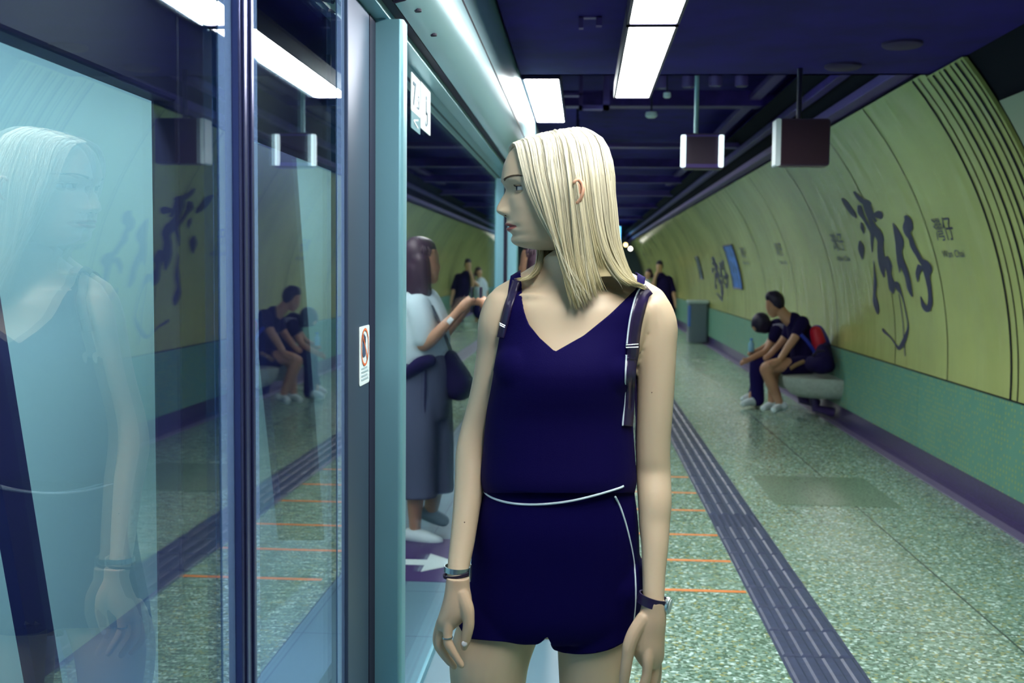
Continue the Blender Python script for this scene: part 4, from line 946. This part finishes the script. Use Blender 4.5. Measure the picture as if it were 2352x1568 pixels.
for li, lu_ in enumerate(lock_u):
    off = rng.uniform(-.004, .0035); tone = rng.uniform(.86, 1.12); tipx = rng.uniform(-12, 12); tipl = rng.uniform(-.14, .0) if (lu_ < 4.3 or lu_ > 9) else rng.uniform(-.06, 0); wave = rng.uniform(-3, 3, 2)
    m_ = 34 if lu_ < 8.5 else 22
    if 4.2 < lu_ < 4.85: m_ = 14
    for si in range(m_):
        u = np.clip(lu_+rng.normal(0, .055), 0, 12); g = guide_at(u, NTs); t = np.linspace(0, 1, NTs)
        lu_c = lu_; gc = g.copy(); q = rng.uniform(-1, 1)
        gc[:, 0] += tipx*t**3+wave[0]*np.sin(t*5+wave[1])*t+q*(3.0*t*(1-.3*t))*1.2
        if rng.rand() < .06: gc[:, 0] += rng.uniform(-9, 9)*t**1.5; gc[:, 2] -= rng.uniform(0, .01)*t
        end = 1+tipl*rng.uniform(.4, 1)+(rng.uniform(-.20, .03) if lu_ < 4.3 else rng.uniform(-.06, .02))-(.28 if 4.2 < lu_ < 4.85 else 0); tt = np.linspace(0, 8*min(max(end, .6), 1), NTs)
        gi = np.array([[np.interp(x, np.linspace(0, 8, NTs), gc[:, c]) for c in range(3)] for x in tt])
        pts = []
        o_ = off+rng.uniform(-.0022, .0022)
        for k in range(NTs):
            p = W(*gi[k]); c = np.array([HCt[0], HCt[1], min(max(p[2], HCt[2]-.12), HCt[2])]); d = p-c; L_ = np.linalg.norm(d); pts.append(outward(p+d/L_*o_*min(1, L_/.06)*min(1, .3+k/4), .004+max(0, o_+.006)*.8))
        n0 = len(hb.v); strand(hb, pts, rng.uniform(.00045, .00085)); br_ = tone*rng.uniform(.9, 1.1)
        for k in range(NTs):
            f_ = k/(NTs-1); c = (np.array([.76, .73, .58])*(1-f_)+np.array([.45, .40, .20])*f_)*br_; hcols += [np.minimum(c, 1)]*4  # pale roots to darker tips: falloff of the light put into the hair colour
        ns += 1
for k in range(46):                                                         # fly-aways
    u = rng.uniform(0, 9); g = guide_at(u, NTs); t = np.linspace(0, 1, NTs); a = rng.uniform(3, 13)*rng.choice([-1, 1], p=[.4, .6]); ph = rng.uniform(0, 6)
    g[:, 0] += a*np.sin(t*rng.uniform(2, 6)+ph)*t**.5; g[:, 1] -= rng.uniform(0, 9)*np.sin(t*3.1); g[:, 2] -= rng.uniform(0, .02)*t
    strand(hb, [W(*q) for q in g], .00030); hcols += [np.array([.8, .78, .6])]*(4*NTs)
ho_ = sub(hb, 'hair', m_hair, woman, smooth='all', fix=False)
ca = ho_.data.color_attributes.new('tone', 'FLOAT_COLOR', 'POINT'); hc = np.array(hcols); ca.data.foreach_set('color', np.concatenate([hc, np.ones((len(hc), 1))], 1).ravel())
print('HAIR strands', ns, 'verts', len(hb.v))
# ---- top
m_top = mat('navy_crepe', (.0030, .0004, .058), .75, spec=.12, bump=.3, bscale=900); m_short = mat('navy_shorts', (.0022, .0003, .056), .8, spec=.10, bump=.3, bscale=900)
cl = MB()
loft(cl, W_rings([(640,1240,1385,.008,.060),(660,1207,1425,.006,.068),(678,1166,1478,.004,.078),(705,1146,1496,0,.089),(760,1142,1480,0,.102),(850,1137,1458,-.008,.119),(950,1119,1452,0,.112),(1030,1112,1456,0,.112),(1080,1106,1460,0,.114),(1102,1106,1461,0,.112),(1122,1112,1458,0,.106),(1136,1118,1454,0,.102)]), e=2.25)
limb(cl, [W(1300,612,.015), W(1235,650,.012), W(1160,688,.008)], [.044, .038, .034]); limb(cl, [W(1318,612,.015), W(1405,650,.012), W(1495,695,.005)], [.044, .040, .036])
limb(cl, [W(1150,705,0), W(1141,760,0)], [.038, .040]); limb(cl, [W(1500,712,0), W(1509,760,0)], [.040, .041])
fibsphere(cl, W(1215,850,-.045), .066, 14); fibsphere(cl, W(1375,850,-.045), .066, 14)
cv, cf = remesh(cl, .005, 6)
px, py = projv(cv); front = cv[:, 1] < YW+.012
neck = np.where(front, np.interp(px, [1193,1200,1207,1215,1240,1275,1340,1400,1440,1463,1464], [560,700,725,745,776,808,771,722,684,662,560]), np.interp(px, [1188,1196,1320,1452,1464], [560,700,720,720,560]))
aL = np.interp(py, [600,645,680,720,790,850,880,1200], [1180,1172,1166,1158,1146,1135,1100,1000]); aR = np.interp(py, [600,660,750,850,880,1200], [1484,1480,1466,1461,1520,1600])
val = np.minimum.reduce([py-neck, (px-aL), (aR-px), 1131-py+0*px])
v2, f2 = clip(cv, cf, val); mk('sleeveless_top', v2, f2, m_top, woman, solid=.0016)
# ---- shorts
sh = MB()
loft(sh, W_rings([(1105,1118,1452,0,.098),(1130,1112,1455,0,.100),(1200,1094,1464,.005,.110),(1300,1082,1468,.01,.110),(1400,1060,1466,.01,.106),(1440,1052,1464,.01,.096),(1452,1052,1462,.01,.085)]), e=2.25)
limb(sh, [W(1178,1330,.01), W(1156,1420,.005), W(1140,1530,0)], [.080, .0865, .088], 24); limb(sh, [W(1385,1330,.01), W(1368,1420,.01), W(1362,1560,.01)], [.086, .084, .082], 24)
sv, sf = remesh(sh, .005, 5)
px, py = projv(sv)
hk = np.array([(1000,1452),(1080,1466),(1160,1473),(1215,1478),(1238,1475),(1250,1466),(1257,1461),(1263,1470),(1270,1486),(1285,1495),(1310,1500),(1345,1501),(1380,1496),(1410,1486),(1435,1470),(1452,1450),(1463,1424),(1480,1395)], float)
hem = cub(np.clip(px, 1001, 1479), hk[:, 0], hk[:, 1]); side_ = px-np.interp(py, [1300,1390,1430,1455,1475], [1000,1036,1052,1066,1082])
v3, f3 = clip(sv, sf, np.minimum.reduce([hem-py, py-1112, side_])); so = mk('shorts', v3, f3, m_short, woman, solid=.002)
def bvh(v, f): return BVHTree.FromPolygons([Vector(p) for p in v], f)
bt = bvh(np.concatenate([cv, sv]), list(cf)+[tuple(i+len(cv) for i in p) for p in sf]); bb = bvh(allv, allf)
def onto(px, py, trees, off=.002):
    d = Vector(ray(px, py)).normalized(); best = None
    for t in trees:
        h = t.ray_cast(Vector(CAM), d, 6)
        if h[0] is not None and (best is None or h[3] < best): best = h[3]
    if best is None: return W(px, py)
    return np.array(Vector(CAM)+d*(best-off))
def resample(pts, n):
    A = np.array(pts, float); return [cr(A, u) for u in np.linspace(0, len(A)-1, n)]
m_pipe = mat('white_piping', (.70, .85, .95), .5)
pm = MB(); pm.tube([onto(a, b, [bt], .003) for a, b in resample([(1109,1124),(1122,1138),(1150,1150),(1190,1157),(1240,1158),(1300,1152),(1360,1139),(1418,1122),(1432,1116)], 60)], .0021, 8)
sub(pm, 'waist_piping', m_pipe, woman, smooth='all')
pm = MB(); pm.tube([onto(a, b, [bt], .003) for a, b in resample([(1413,1140),(1425,1165),(1438,1205),(1450,1255),(1457,1300),(1460,1350),(1459,1390),(1455,1428)], 50)], .0019, 8)
sub(pm, 'side_piping', m_pipe, woman, smooth='all')
# ---- jewellery
def band(mb, c, nrm, r1, r2, w_, seg=36, a0=0, a1=2*PI, th=.0016, e=2.0):
    nrm = np.array(nrm, float); nrm /= np.linalg.norm(nrm); u = np.cross(nrm, [0, 1, 0]); u /= np.linalg.norm(u); v = np.cross(nrm, u); P = []
    for t in np.linspace(a0, a1, seg+1):
        d = u*math.cos(t)*r1+v*math.sin(t)*r2; dn = d/np.linalg.norm(d); P.append([c+d+nrm*w_/2, c+d+dn*th+nrm*w_/2, c+d+dn*th-nrm*w_/2, c+d-nrm*w_/2, c+d+nrm*w_/2])
    mb.grid(P)
m_silver = mat('silver_metal', (.55, .68, .70), .22, .9); m_lea = mat('dark_leather', (.022, .014, .06), .35, noise=.2, nscale=60)
bw = MB(); c0 = W(1050, 1306, -.088); band(bw, c0, (.05, 0, 1), .0232, .0228, .010); bo = sub(bw, 'bracelet', m_silver, woman, smooth=True, fix=False)
ml = MB(); c1 = W(1049, 1318, -.092); band(ml, c1, (-.16, 0, 1), .0228, .0222, .005, th=.003); sub(ml, 'hair_tie', mat('black_elastic', (.01, .006, .03), .8), woman, smooth=True, fix=False)
pl_ = MB(); pl_.rbox(c0[0]+.0238, c0[0]+.0265, c0[1]-.015, c0[1]+.008, c0[2]-.021, c0[2]+.009, .004, 'x'); sub(pl_, 'bracelet_plate', m_silver, woman)
wt_ = empty('wristwatch', 'x', 'x'); del wt_['label']; del wt_['category']; wt_.parent = woman
wm = MB(); cw = W(1498.5, 1378, -.078); band(wm, cw, (.26, 0, 1), .0252, .0246, .0185, th=.0028); 
wn = np.array([.985, -.05, -.17]); cf_ = cw+np.array([.0262, -.004, -.008])
wo = sub(wm, 'watch_strap', m_lea, wt_, smooth=True, fix=False)
wf = MB(); wf.lathe(cf_, [(.0155, -.002), (.0165, 0), (.0165, .005), (.0150, .0065), (.001, .0068)], 32, (.93, -.33, -.12)); sub(wf, 'watch_case', m_silver, wt_, smooth=True); wd_ = MB(); nn_ = np.array([.93, -.33, -.12]); nn_ /= np.linalg.norm(nn_); wd_.lathe(cf_+nn_*.0068, [(.0135, 0), (.0135, .0006), (.001, .0008)], 28, tuple(nn_)); sub(wd_, 'watch_dial', m_white, wt_)
rg = MB(); band(rg, W(1027.5, 1463, -.121), (-.05, 0, 1), .0092, .0092, .0024, 24, th=.0009); sub(rg, 'ring', m_silver, woman, smooth=True, fix=False)
nl_ = MB(); c = onto(1066.5, 1478, [bb], .0005); nl_.lathe(c+np.array([0, .0008, 0]), [(.0056, 0), (.005, .0012), (.0025, .0019), (.0003, .0021)], 16, (.1, -1, .15)); sub(nl_, 'fingernail', mat('pale_nail', (.75, .75, .78), .2), woman, smooth='all')
for a, b, r in ((1497, 901, .0011), (1067, 1199, .0013)):
    mo = MB(); c = onto(a, b, [bb], .0003); fibsphere(mo, c, r, 5); sub(mo, 'mole', mat('mole_brown', (.12, .06, .04), .6), woman)
# ---- shoes (below the frame)
for c in (cL, cR):
    s_ = MB(); limb(s_, [Wz(c[0]+.01, YW+.07, .045), Wz(c[0]+.005, YW-.03, .045), Wz(c[0], YW-.16, .036)], [.044, .046, .034]); s_.box(c[0]-.045, c[0]+.05, YW-.18, YW+.10, .001, .02)
    v, f = remesh(s_, .007, 3); mk('shoe', v, f, mat('shoe_white', (.6, .6, .58), .6), woman)
# ---- backpack on her back, straps over the shoulders
bp_ = empty('backpack', 'dark leather backpack worn by the blonde woman, straps over both shoulders', 'backpack', tuple(W(1310, 1250, .17)))
b_ = MB(); loft(b_, [(W(1320, y, d), (W(1320+w_, y)-W(1320, y)), np.array([0, hd, 0])) for y, w_, d, hd in ((760, 70, .15, .03), (775, 100, .165, .045), (850, 125, .175, .058), (1000, 140, .18, .065), (1200, 146, .185, .07), (1290, 142, .185, .066), (1310, 120, .185, .045))], 32, 3.2); sub(b_, 'bag_body', m_lea, bp_, smooth='all')
def strap(center, width, name, m, off=.004, th=.0035, edge=None):
    C_ = resample(center, 40); n = len(C_); wd = np.interp(np.linspace(0, 1, n), np.linspace(0, 1, len(width)), width); P = []; E = []
    for i, q in enumerate(C_):
        d = np.array(C_[min(i+1, n-1)])-np.array(C_[max(i-1, 0)]); d /= np.linalg.norm(d); nn = np.array([-d[1], d[0]]); 
        if nn[0] < 0: nn = -nn
        c = onto(*q, [bt, bb], off); a = np.array(q)-nn*wd[i]/2; b2 = np.array(q)+nn*wd[i]/2; Yc = c[1]
        qs = []
        for f_ in (0, .33, .67, 1):
            q2 = a*(1-f_)+b2*f_; h_ = onto(*q2, [bt, bb], off+.001); yy_ = min(max(h_[1], Yc-.012), Yc+.012); qs.append(onY(*q2, yy_))
        P.append(qs); pa = qs[0]; E.append(pa+np.array([0, -th*.6, 0]))
    mb = MB(); mb.grid(P); sub(mb, name, m, bp_, smooth=True, fix=False, solid=th)
    if edge: e_ = MB(); e_.tube(E, .0017, 6); sub(e_, 'white_edging', m_pipe, bp_, smooth='all')
strap([(1490,664),(1478,676),(1468,705),(1459,745),(1453,792)], [28,29,29,28,27], 'shoulder_strap', m_lea, edge=True)
strap([(1455,790),(1453,812),(1451,825)], [26,26,25], 'buckle_keeper', m_lea, off=.009)
strap([(1450,815),(1448,860),(1446,920),(1441,978)], [23,23,23,22], 'strap_end', m_lea, off=.007, edge=True)
strap([(1186,646),(1178,672),(1167,705),(1158,742),(1150,775)], [18,18,17,16,14], 'shoulder_strap', m_lea)
strap([(1463,800),(1466,880),(1466,960),(1468,1050)], [14,14,12,12], 'lower_strap', m_lea, off=-.01)
bk = MB()
def rect_ring(mb, pts, r): q = [onto(*p, [bt, bb], .012) for p in pts]; yc = min(p[1] for p in q); q = [onY(*p, yc) for p in pts]; mb.tube(q+[q[0]], r, 6)
rect_ring(bk, [(1438,792),(1466,790),(1466,797),(1438,798)], .0010); sub(bk, 'buckle', m_silver, bp_)
bk = MB(); rect_ring(bk, [(1148,742),(1160,748),(1159,752),(1148,746)], .0009); sub(bk, 'buckle', m_silver, bp_)
# ================================================================ other people
m_sk2 = skin_mat('tan_skin', (.46, .26, .16)); m_sk3 = skin_mat('warm_skin', (.52, .34, .20)); m_dhair = mat('black_hair', (.006, .003, .03), .55)
m_bhair = mat('brown_hair', (.035, .015, .03), .5); m_dark = mat('black_cloth', (.006, .003, .045), .85, spec=.2); m_den = mat('dark_blue_cloth', (.010, .006, .09), .8, spec=.2)
m_wsh = mat('white_shirt_cloth', (.55, .72, .78), .8); m_gtr = mat('grey_trouser_cloth', (.07, .09, .16), .85); m_wshoe = mat('white_shoe_canvas', (.62, .78, .82), .6)
def person(lab, Y, base, s_, mp, skin, garments, hair=None, extra=None):
    """skin / garments: list of (name, material, voxel, chains); chain = [(px, py, dY, radius_m), ...]"""
    P = lambda px, py, d=0: mp(px, py, Y+d)
    e = empty('person', lab, 'person', base)
    def cloud(chains, vox, sm=3):
        mb = MB()
        for ch in chains:
            if len(ch) == 1: fibsphere(mb, P(*ch[0][:3]), ch[0][3], 12)
            else: limb(mb, [P(*c[:3]) for c in ch], [c[3] for c in ch], 14)
        return remesh(mb, vox, sm)
    v, f = cloud(skin[1], skin[2]); mk('body', v, f, skin[0], e)
    for nm_, m, vox, ch in garments: v, f = cloud(ch, vox); mk(nm_, v, f, m, e)
    return e, P, cloud
def face_bits(mp, Y, e, px, py, d, fdx):                                # small nose and ear so that the head reads from the side
    pass
ident = lambda px, py, Y: onY(px, py, Y)
# seated man ------------------------------------------------------
YM = 11.27
man, P, cl_ = person('man sitting on the wall seat, bent forward, dark shorts, red and blue backpack', YM, tuple(onZ(1785, 945, 0)), 217, ident,
 (m_sk2, [[(1776,694,0,.078),(1778,704,0,.074)], [(1770,705,0,.050),(1771,716,-.01,.040),(1776,722,-.01,.036)], [(1763,704,0,.014),(1762,708,0,.014)],
   [(1790,708,0,.056),(1800,722,0,.060),(1815,736,0,.070)],
   [(1838,750,-.16,.052),(1826,775,-.20,.046),(1812,795,-.22,.042),(1800,813,-.24,.036),(1790,828,-.26,.032)],
   [(1790,828,-.26,.034),(1780,834,-.28,.036),(1772,838,-.29,.026)], [(1778,832,-.29,.014),(1768,840,-.31,.012)], [(1781,836,-.27,.014),(1772,845,-.29,.012)], [(1783,838,-.26,.013),(1777,848,-.27,.011)], [(1776,829,-.3,.013),(1766,834,-.32,.011)],
   [(1815,750,.16,.050),(1800,780,.14,.044),(1782,800,.08,.036),(1768,815,.05,.03),(1758,822,.04,.03)],
   [(1822,842,-.16,.082),(1795,838,-.20,.078),(1768,842,-.22,.068),(1759,848,-.22,.062),(1764,862,-.22,.058),(1774,885,-.20,.058),(1783,905,-.18,.048),(1790,925,-.17,.040)],
   [(1826,842,.12,.08),(1800,842,.10,.075),(1780,850,.08,.064),(1776,862,.08,.058),(1776,885,.08,.055),(1774,905,.08,.046),(1772,928,.08,.038)]], .012),
 [('shirt', m_dark, .014, [[(1822,735,0,.085),(1836,760,0,.130),(1843,790,0,.135),(1846,822,0,.135),(1843,835,0,.13)], [(1842,742,-.14,.078),(1832,764,-.18,.066)], [(1818,742,.14,.075),(1808,768,.14,.062)]]),
  ('shorts', m_dark, .014, [[(1845,832,0,.13),(1842,843,0,.115)], [(1848,840,-.10,.115),(1822,842,-.15,.100),(1806,842,-.18,.090)], [(1848,840,.10,.11),(1822,842,.12,.095),(1806,842,.11,.086)]]),
  ('hair', m_dhair, .009, [[(1781,689,0,.092),(1783,694,0,.090)], [(1771,682,0,.062),(1780,682,0,.07)], [(1788,704,0,.060)], [(1772,716,0,.030),(1778,722,0,.032)]]),
  ('shoe', m_wshoe, .01, [[(1800,932,-.17,.046),(1790,935,-.18,.046),(1778,941,-.30,.036)]]),
  ('shoe', m_wshoe, .01, [[(1778,930,.08,.045),(1768,932,.06,.044),(1754,937,-.04,.034)]])])
st_ = MB(); st_.tube([P(1846, 830, -.20), P(1828, 838, -.25), P(1815, 846, -.27)], .022, 8); sub(st_, 'shorts_stripe', mat('tan_stripe', (.30, .20, .10), .7), man, smooth=True)
# his backpack
bp2 = empty('backpack', 'red and blue backpack on the seated man\'s back', 'backpack', tuple(P(1885, 850, -.1)))
def blob(chains, vox, name, m, par, sm=3): v, f = cl_(chains, vox, sm); return mk(name, v, f, m, par)
blob([[(1876,765,-.08,.085),(1884,790,-.08,.10),(1888,820,-.08,.095)]], .012, 'bag_body', mat('bag_blue', (.03, .03, .35), .6), bp2)
blob([[(1874,762,-.15,.062),(1880,785,-.17,.072),(1884,815,-.17,.066),(1886,826,-.16,.05)]], .012, 'front_pocket', mat('bag_red', (.50, .006, .03), .55), bp2)
s_ = MB(); s_.tube([P(1840, 768, -.24), P(1853, 782, -.24), P(1868, 803, -.22), P(1874, 815, -.18)], .018, 8); sub(s_, 'shoulder_strap', mat('strap_blue', (.02, .04, .45), .6), bp2, smooth=True)
dg_ = empty('duffel_bag', 'black bag standing on the wall seat behind the man', 'bag', tuple(P(1892, 856, -.6)))
blob([[(1868,835,-.5,.085),(1885,838,-.6,.09),(1896,838,-.62,.085)], [(1890,805,-.5,.07),(1896,830,-.6,.085)], [(1898,795,-.4,.045),(1902,840,-.6,.07)]], .012, 'bag_body', m_dark, dg_)
s_ = MB(); s_.tube([P(1866, 818, -.56), P(1876, 806, -.6), P(1892, 806, -.6), P(1900, 818, -.6)], .012, 8); sub(s_, 'handle', m_black, dg_, smooth=True)
# boy
YB = 11.75
boy, P, cl_ = person('boy leaning far forward beside the seated man, head down, dark long trousers', YB, tuple(onZ(1725, 930, 0)), 205, ident,
 (m_sk2, [[(1748,742,0,.088)], [(1738,750,-.02,.05)], [(1766,748,0,.045),(1780,752,0,.05)], [(1756,758,0,.016)],
   [(1775,778,-.10,.044),(1768,792,-.14,.040),(1758,806,-.18,.036),(1735,818,-.22,.032),(1715,828,-.24,.028)],
   [(1715,828,-.24,.030),(1706,832,-.25,.026)], [(1708,830,-.26,.012),(1699,836,-.27,.010)], [(1708,833,-.25,.012),(1701,840,-.25,.010)], [(1707,828,-.24,.011),(1700,829,-.24,.009)], [(1712,824,-.26,.012),(1706,822,-.27,.010)],
   [(1775,775,.14,.042),(1760,795,.12,.038),(1735,808,.06,.032),(1722,812,.02,.028)], [(1728,905,0,.04),(1726,925,0,.036)], [(1740,905,.2,.04),(1738,925,.2,.036)]], .012),
 [('shirt', m_dark, .014, [[(1785,752,0,.10),(1800,775,0,.14),(1812,805,0,.15),(1818,830,0,.15)], [(1784,758,-.12,.07),(1777,776,-.13,.058)], [(1780,758,.14,.07),(1776,776,.14,.056)]]),
  ('trousers', m_den, .013, [[(1815,838,0,.14),(1805,842,0,.13)], [(1805,838,-.08,.10),(1770,828,-.12,.088),(1742,830,-.14,.080),(1738,845,-.13,.078),(1738,875,-.1,.075),(1740,905,-.06,.072),(1741,918,-.06,.07)], [(1805,838,.14,.10),(1775,832,.15,.085),(1752,838,.15,.075),(1742,870,.15,.07),(1732,905,.14,.066)]]),
  ('hair', m_dhair, .009, [[(1748,738,0,.100),(1746,744,0,.098)], [(1756,748,0,.085)]]),
  ('shoe', m_wshoe, .01, [[(1738,922,-.06,.044),(1722,922,-.1,.042),(1708,927,-.16,.034)]]),
  ('shoe', m_wshoe, .01, [[(1728,908,.14,.042),(1718,912,.1,.04),(1706,916,.05,.03)]])])
sb = MB()
for dy_, w_ in ((752, .10), (757, .10)): sb.tube([P(1776, dy_-4, -.125), P(1790, dy_-6, -.155), P(1812, dy_-2, -.15)], .016, 8)
sub(sb, 'shirt_lettering', mat('pale_print', (.30, .30, .45), .7), boy, smooth=True)
wbt = empty('water_bottle', 'small light blue bottle held in front of the leaning boy', 'bottle', tuple(P(1724, 812, -.02)))
c = P(1725, 808, -.02); sub(MB().lathe(c, [(.001, 0), (.030, .004), (.032, .02), (.032, .09), (.015, .11), (.013, .125)], 16), 'bottle', mat('bottle_blue', (.25, .55, .75), .2), wbt, smooth=True)
sub(MB().lathe(c+np.array([0, 0, .125]), [(.016, 0), (.016, .02), (.001, .021)], 12), 'cap', mat('cap_blue', (.1, .3, .8), .4), wbt)
# distant couple ---------------------------------------------------
YD = 29.5
dm, P, cl_ = person('distant man in a black shirt standing far down the platform, arm bent', YD, tuple(onY(1545, 744, YD)), 85, ident,
 (m_sk3, [[(1514,611,0,.085),(1514,620,0,.075)], [(1513,610,-.07,.02),(1511,616,-.08,.02)], [(1516,625,0,.06),(1518,632,0,.06)], [(1546,668,-.1,.06),(1551,690,-.15,.05),(1553,704,-.2,.045)], [(1502,660,-.1,.06),(1504,640,-.2,.045),(1511,622,-.25,.04)],
  [(1553,704,-.2,.045),(1556,712,-.2,.02)], [(1530,740,0,.055),(1532,750,0,.05)], [(1550,740,.1,.055),(1551,750,.1,.05)]], .02),
 [('shirt', m_dark, .025, [[(1518,636,0,.14),(1524,650,0,.22),(1526,670,0,.22),(1530,695,0,.20)], [(1536,642,0,.12),(1546,668,-.08,.09)], [(1508,640,0,.11),(1502,660,-.05,.08)]]),
  ('trousers', m_dark, .025, [[(1532,692,0,.19),(1533,700,0,.18)], [(1527,700,0,.12),(1530,745,0,.09)], [(1543,700,.05,.12),(1550,745,.1,.09)]]),
  ('hair', m_dhair, .02, [[(1515,605,.02,.092)], [(1517,611,.05,.08)]]),
  ('shoe', m_dark, .02, [[(1532,752,0,.05),(1530,755,-.15,.045)]]), ('shoe', m_dark, .02, [[(1552,752,.1,.05),(1552,755,-.05,.045)]])])
dw, P, cl_ = person('distant woman in a pale blue top facing the man in the black shirt', YD+.2, tuple(onY(1480, 744, YD)), 85, ident,
 (m_sk3, [[(1489,628,0,.085),(1488,634,0,.075)], [(1484,630,-.07,.02),(1483,634,-.08,.02)], [(1487,640,0,.055),(1486,648,0,.06)], [(1490,660,-.2,.05),(1500,650,-.25,.045),(1508,640,-.2,.04)], [(1472,660,0,.05),(1468,685,0,.04)], [(1480,720,0,.06),(1480,748,0,.05)], [(1492,720,0,.06),(1492,748,0,.05)]], .02),
 [('blouse', m_wsh, .025, [[(1484,652,0,.14),(1484,670,0,.18),(1484,690,0,.17)], [(1476,656,0,.09),(1472,668,0,.07)], [(1492,656,-.1,.08),(1496,664,-.15,.06)]]),
  ('skirt', m_den, .025, [[(1484,690,0,.17),(1485,722,0,.19)]]),
  ('hair', m_bhair, .02, [[(1491,624,.02,.095)], [(1494,632,.03,.09)]])])
# ---------------------------------------------------------------- woman with the phone (hidden behind the blonde one, seen in the glass)
YP = 5.75
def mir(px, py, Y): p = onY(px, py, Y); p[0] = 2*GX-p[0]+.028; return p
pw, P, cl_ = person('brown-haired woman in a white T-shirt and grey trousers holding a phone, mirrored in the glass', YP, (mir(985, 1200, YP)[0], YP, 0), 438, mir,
 (m_sk2, [[(986,588,0,.078),(990,600,0,.074),(996,620,0,.060)], [(1004,628,0,.040),(1006,640,0,.030)], [(1016,608,0,.013),(1021,614,0,.012)], [(978,640,.01,.050),(972,672,.01,.052),(968,690,.0,.06)],
   [(985,770,-.13,.040),(984,792,-.14,.037),(1005,778,-.17,.036),(1030,752,-.18,.031),(1052,730,-.18,.026),(1070,710,-.18,.025)],
   [(1070,710,-.18,.026),(1082,700,-.18,.030),(1090,694,-.18,.024)], [(1086,694,-.20,.011),(1100,686,-.19,.010),(1106,692,-.18,.009)], [(1088,698,-.18,.011),(1103,692,-.18,.010),(1107,699,-.17,.009)], [(1088,702,-.17,.010),(1102,698,-.17,.009)], [(1080,690,-.17,.012),(1090,682,-.16,.010)],
   [(962,770,.14,.040),(975,800,.14,.036),(1010,790,.08,.034),(1045,755,.0,.028),(1078,715,-.08,.025),(1088,705,-.1,.024)],
   [(968,1110,-.04,.052),(966,1150,-.04,.046),(965,1190,-.03,.036),(966,1220,-.03,.032)], [(1012,1100,.12,.050),(1005,1150,.12,.044),(1000,1180,.12,.036)]], .010),
 [('t_shirt', m_wsh, .012, [[(965,692,0,.085),(966,720,0,.150),(968,770,0,.155),(972,812,0,.150)], [(985,700,0,.10),(995,740,0,.115),(1000,790,0,.11)], [(972,705,-.12,.072),(984,740,-.14,.066),(988,776,-.14,.060)], [(952,705,.12,.07),(955,740,.14,.06),(958,770,.14,.056)]]),
  ('hair', m_bhair, .010, [[(974,580,.0,.090),(972,600,.01,.092)], [(962,600,.0,.078),(955,640,.0,.070),(955,672,.0,.055)], [(985,575,0,.07)], [(980,600,-.055,.05),(985,640,-.06,.042),(992,672,-.06,.03)], [(970,620,-.05,.05),(968,668,-.05,.04)]]),
  ('shoe', m_wshoe, .010, [[(955,1228,-.03,.042),(975,1232,-.04,.044),(1005,1240,-.06,.036),(1018,1243,-.06,.03)]]),
  ('shoe', mat('grey_shoe', (.20, .30, .36), .6), .010, [[(990,1178,.12,.042),(1005,1184,.12,.042),(1030,1196,.12,.034)]])])
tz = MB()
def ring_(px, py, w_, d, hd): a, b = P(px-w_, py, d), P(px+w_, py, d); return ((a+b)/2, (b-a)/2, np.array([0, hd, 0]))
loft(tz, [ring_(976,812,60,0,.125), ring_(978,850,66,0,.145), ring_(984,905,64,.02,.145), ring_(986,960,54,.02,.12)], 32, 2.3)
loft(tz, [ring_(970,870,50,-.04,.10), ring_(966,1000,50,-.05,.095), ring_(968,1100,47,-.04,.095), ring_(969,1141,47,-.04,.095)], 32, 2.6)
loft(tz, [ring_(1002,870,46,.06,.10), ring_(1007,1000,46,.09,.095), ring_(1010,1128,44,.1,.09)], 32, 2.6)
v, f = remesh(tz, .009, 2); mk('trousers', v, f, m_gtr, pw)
cr_ = MB(); cr_.tube([P(990, 850, -.15), P(988, 950, -.13), P(986, 1050, -.115), P(987, 1136, -.105)], .006, 6); sub(cr_, 'crease_shade', m_dark, pw, smooth='all')  # dark tube draws the shade of the front trouser crease
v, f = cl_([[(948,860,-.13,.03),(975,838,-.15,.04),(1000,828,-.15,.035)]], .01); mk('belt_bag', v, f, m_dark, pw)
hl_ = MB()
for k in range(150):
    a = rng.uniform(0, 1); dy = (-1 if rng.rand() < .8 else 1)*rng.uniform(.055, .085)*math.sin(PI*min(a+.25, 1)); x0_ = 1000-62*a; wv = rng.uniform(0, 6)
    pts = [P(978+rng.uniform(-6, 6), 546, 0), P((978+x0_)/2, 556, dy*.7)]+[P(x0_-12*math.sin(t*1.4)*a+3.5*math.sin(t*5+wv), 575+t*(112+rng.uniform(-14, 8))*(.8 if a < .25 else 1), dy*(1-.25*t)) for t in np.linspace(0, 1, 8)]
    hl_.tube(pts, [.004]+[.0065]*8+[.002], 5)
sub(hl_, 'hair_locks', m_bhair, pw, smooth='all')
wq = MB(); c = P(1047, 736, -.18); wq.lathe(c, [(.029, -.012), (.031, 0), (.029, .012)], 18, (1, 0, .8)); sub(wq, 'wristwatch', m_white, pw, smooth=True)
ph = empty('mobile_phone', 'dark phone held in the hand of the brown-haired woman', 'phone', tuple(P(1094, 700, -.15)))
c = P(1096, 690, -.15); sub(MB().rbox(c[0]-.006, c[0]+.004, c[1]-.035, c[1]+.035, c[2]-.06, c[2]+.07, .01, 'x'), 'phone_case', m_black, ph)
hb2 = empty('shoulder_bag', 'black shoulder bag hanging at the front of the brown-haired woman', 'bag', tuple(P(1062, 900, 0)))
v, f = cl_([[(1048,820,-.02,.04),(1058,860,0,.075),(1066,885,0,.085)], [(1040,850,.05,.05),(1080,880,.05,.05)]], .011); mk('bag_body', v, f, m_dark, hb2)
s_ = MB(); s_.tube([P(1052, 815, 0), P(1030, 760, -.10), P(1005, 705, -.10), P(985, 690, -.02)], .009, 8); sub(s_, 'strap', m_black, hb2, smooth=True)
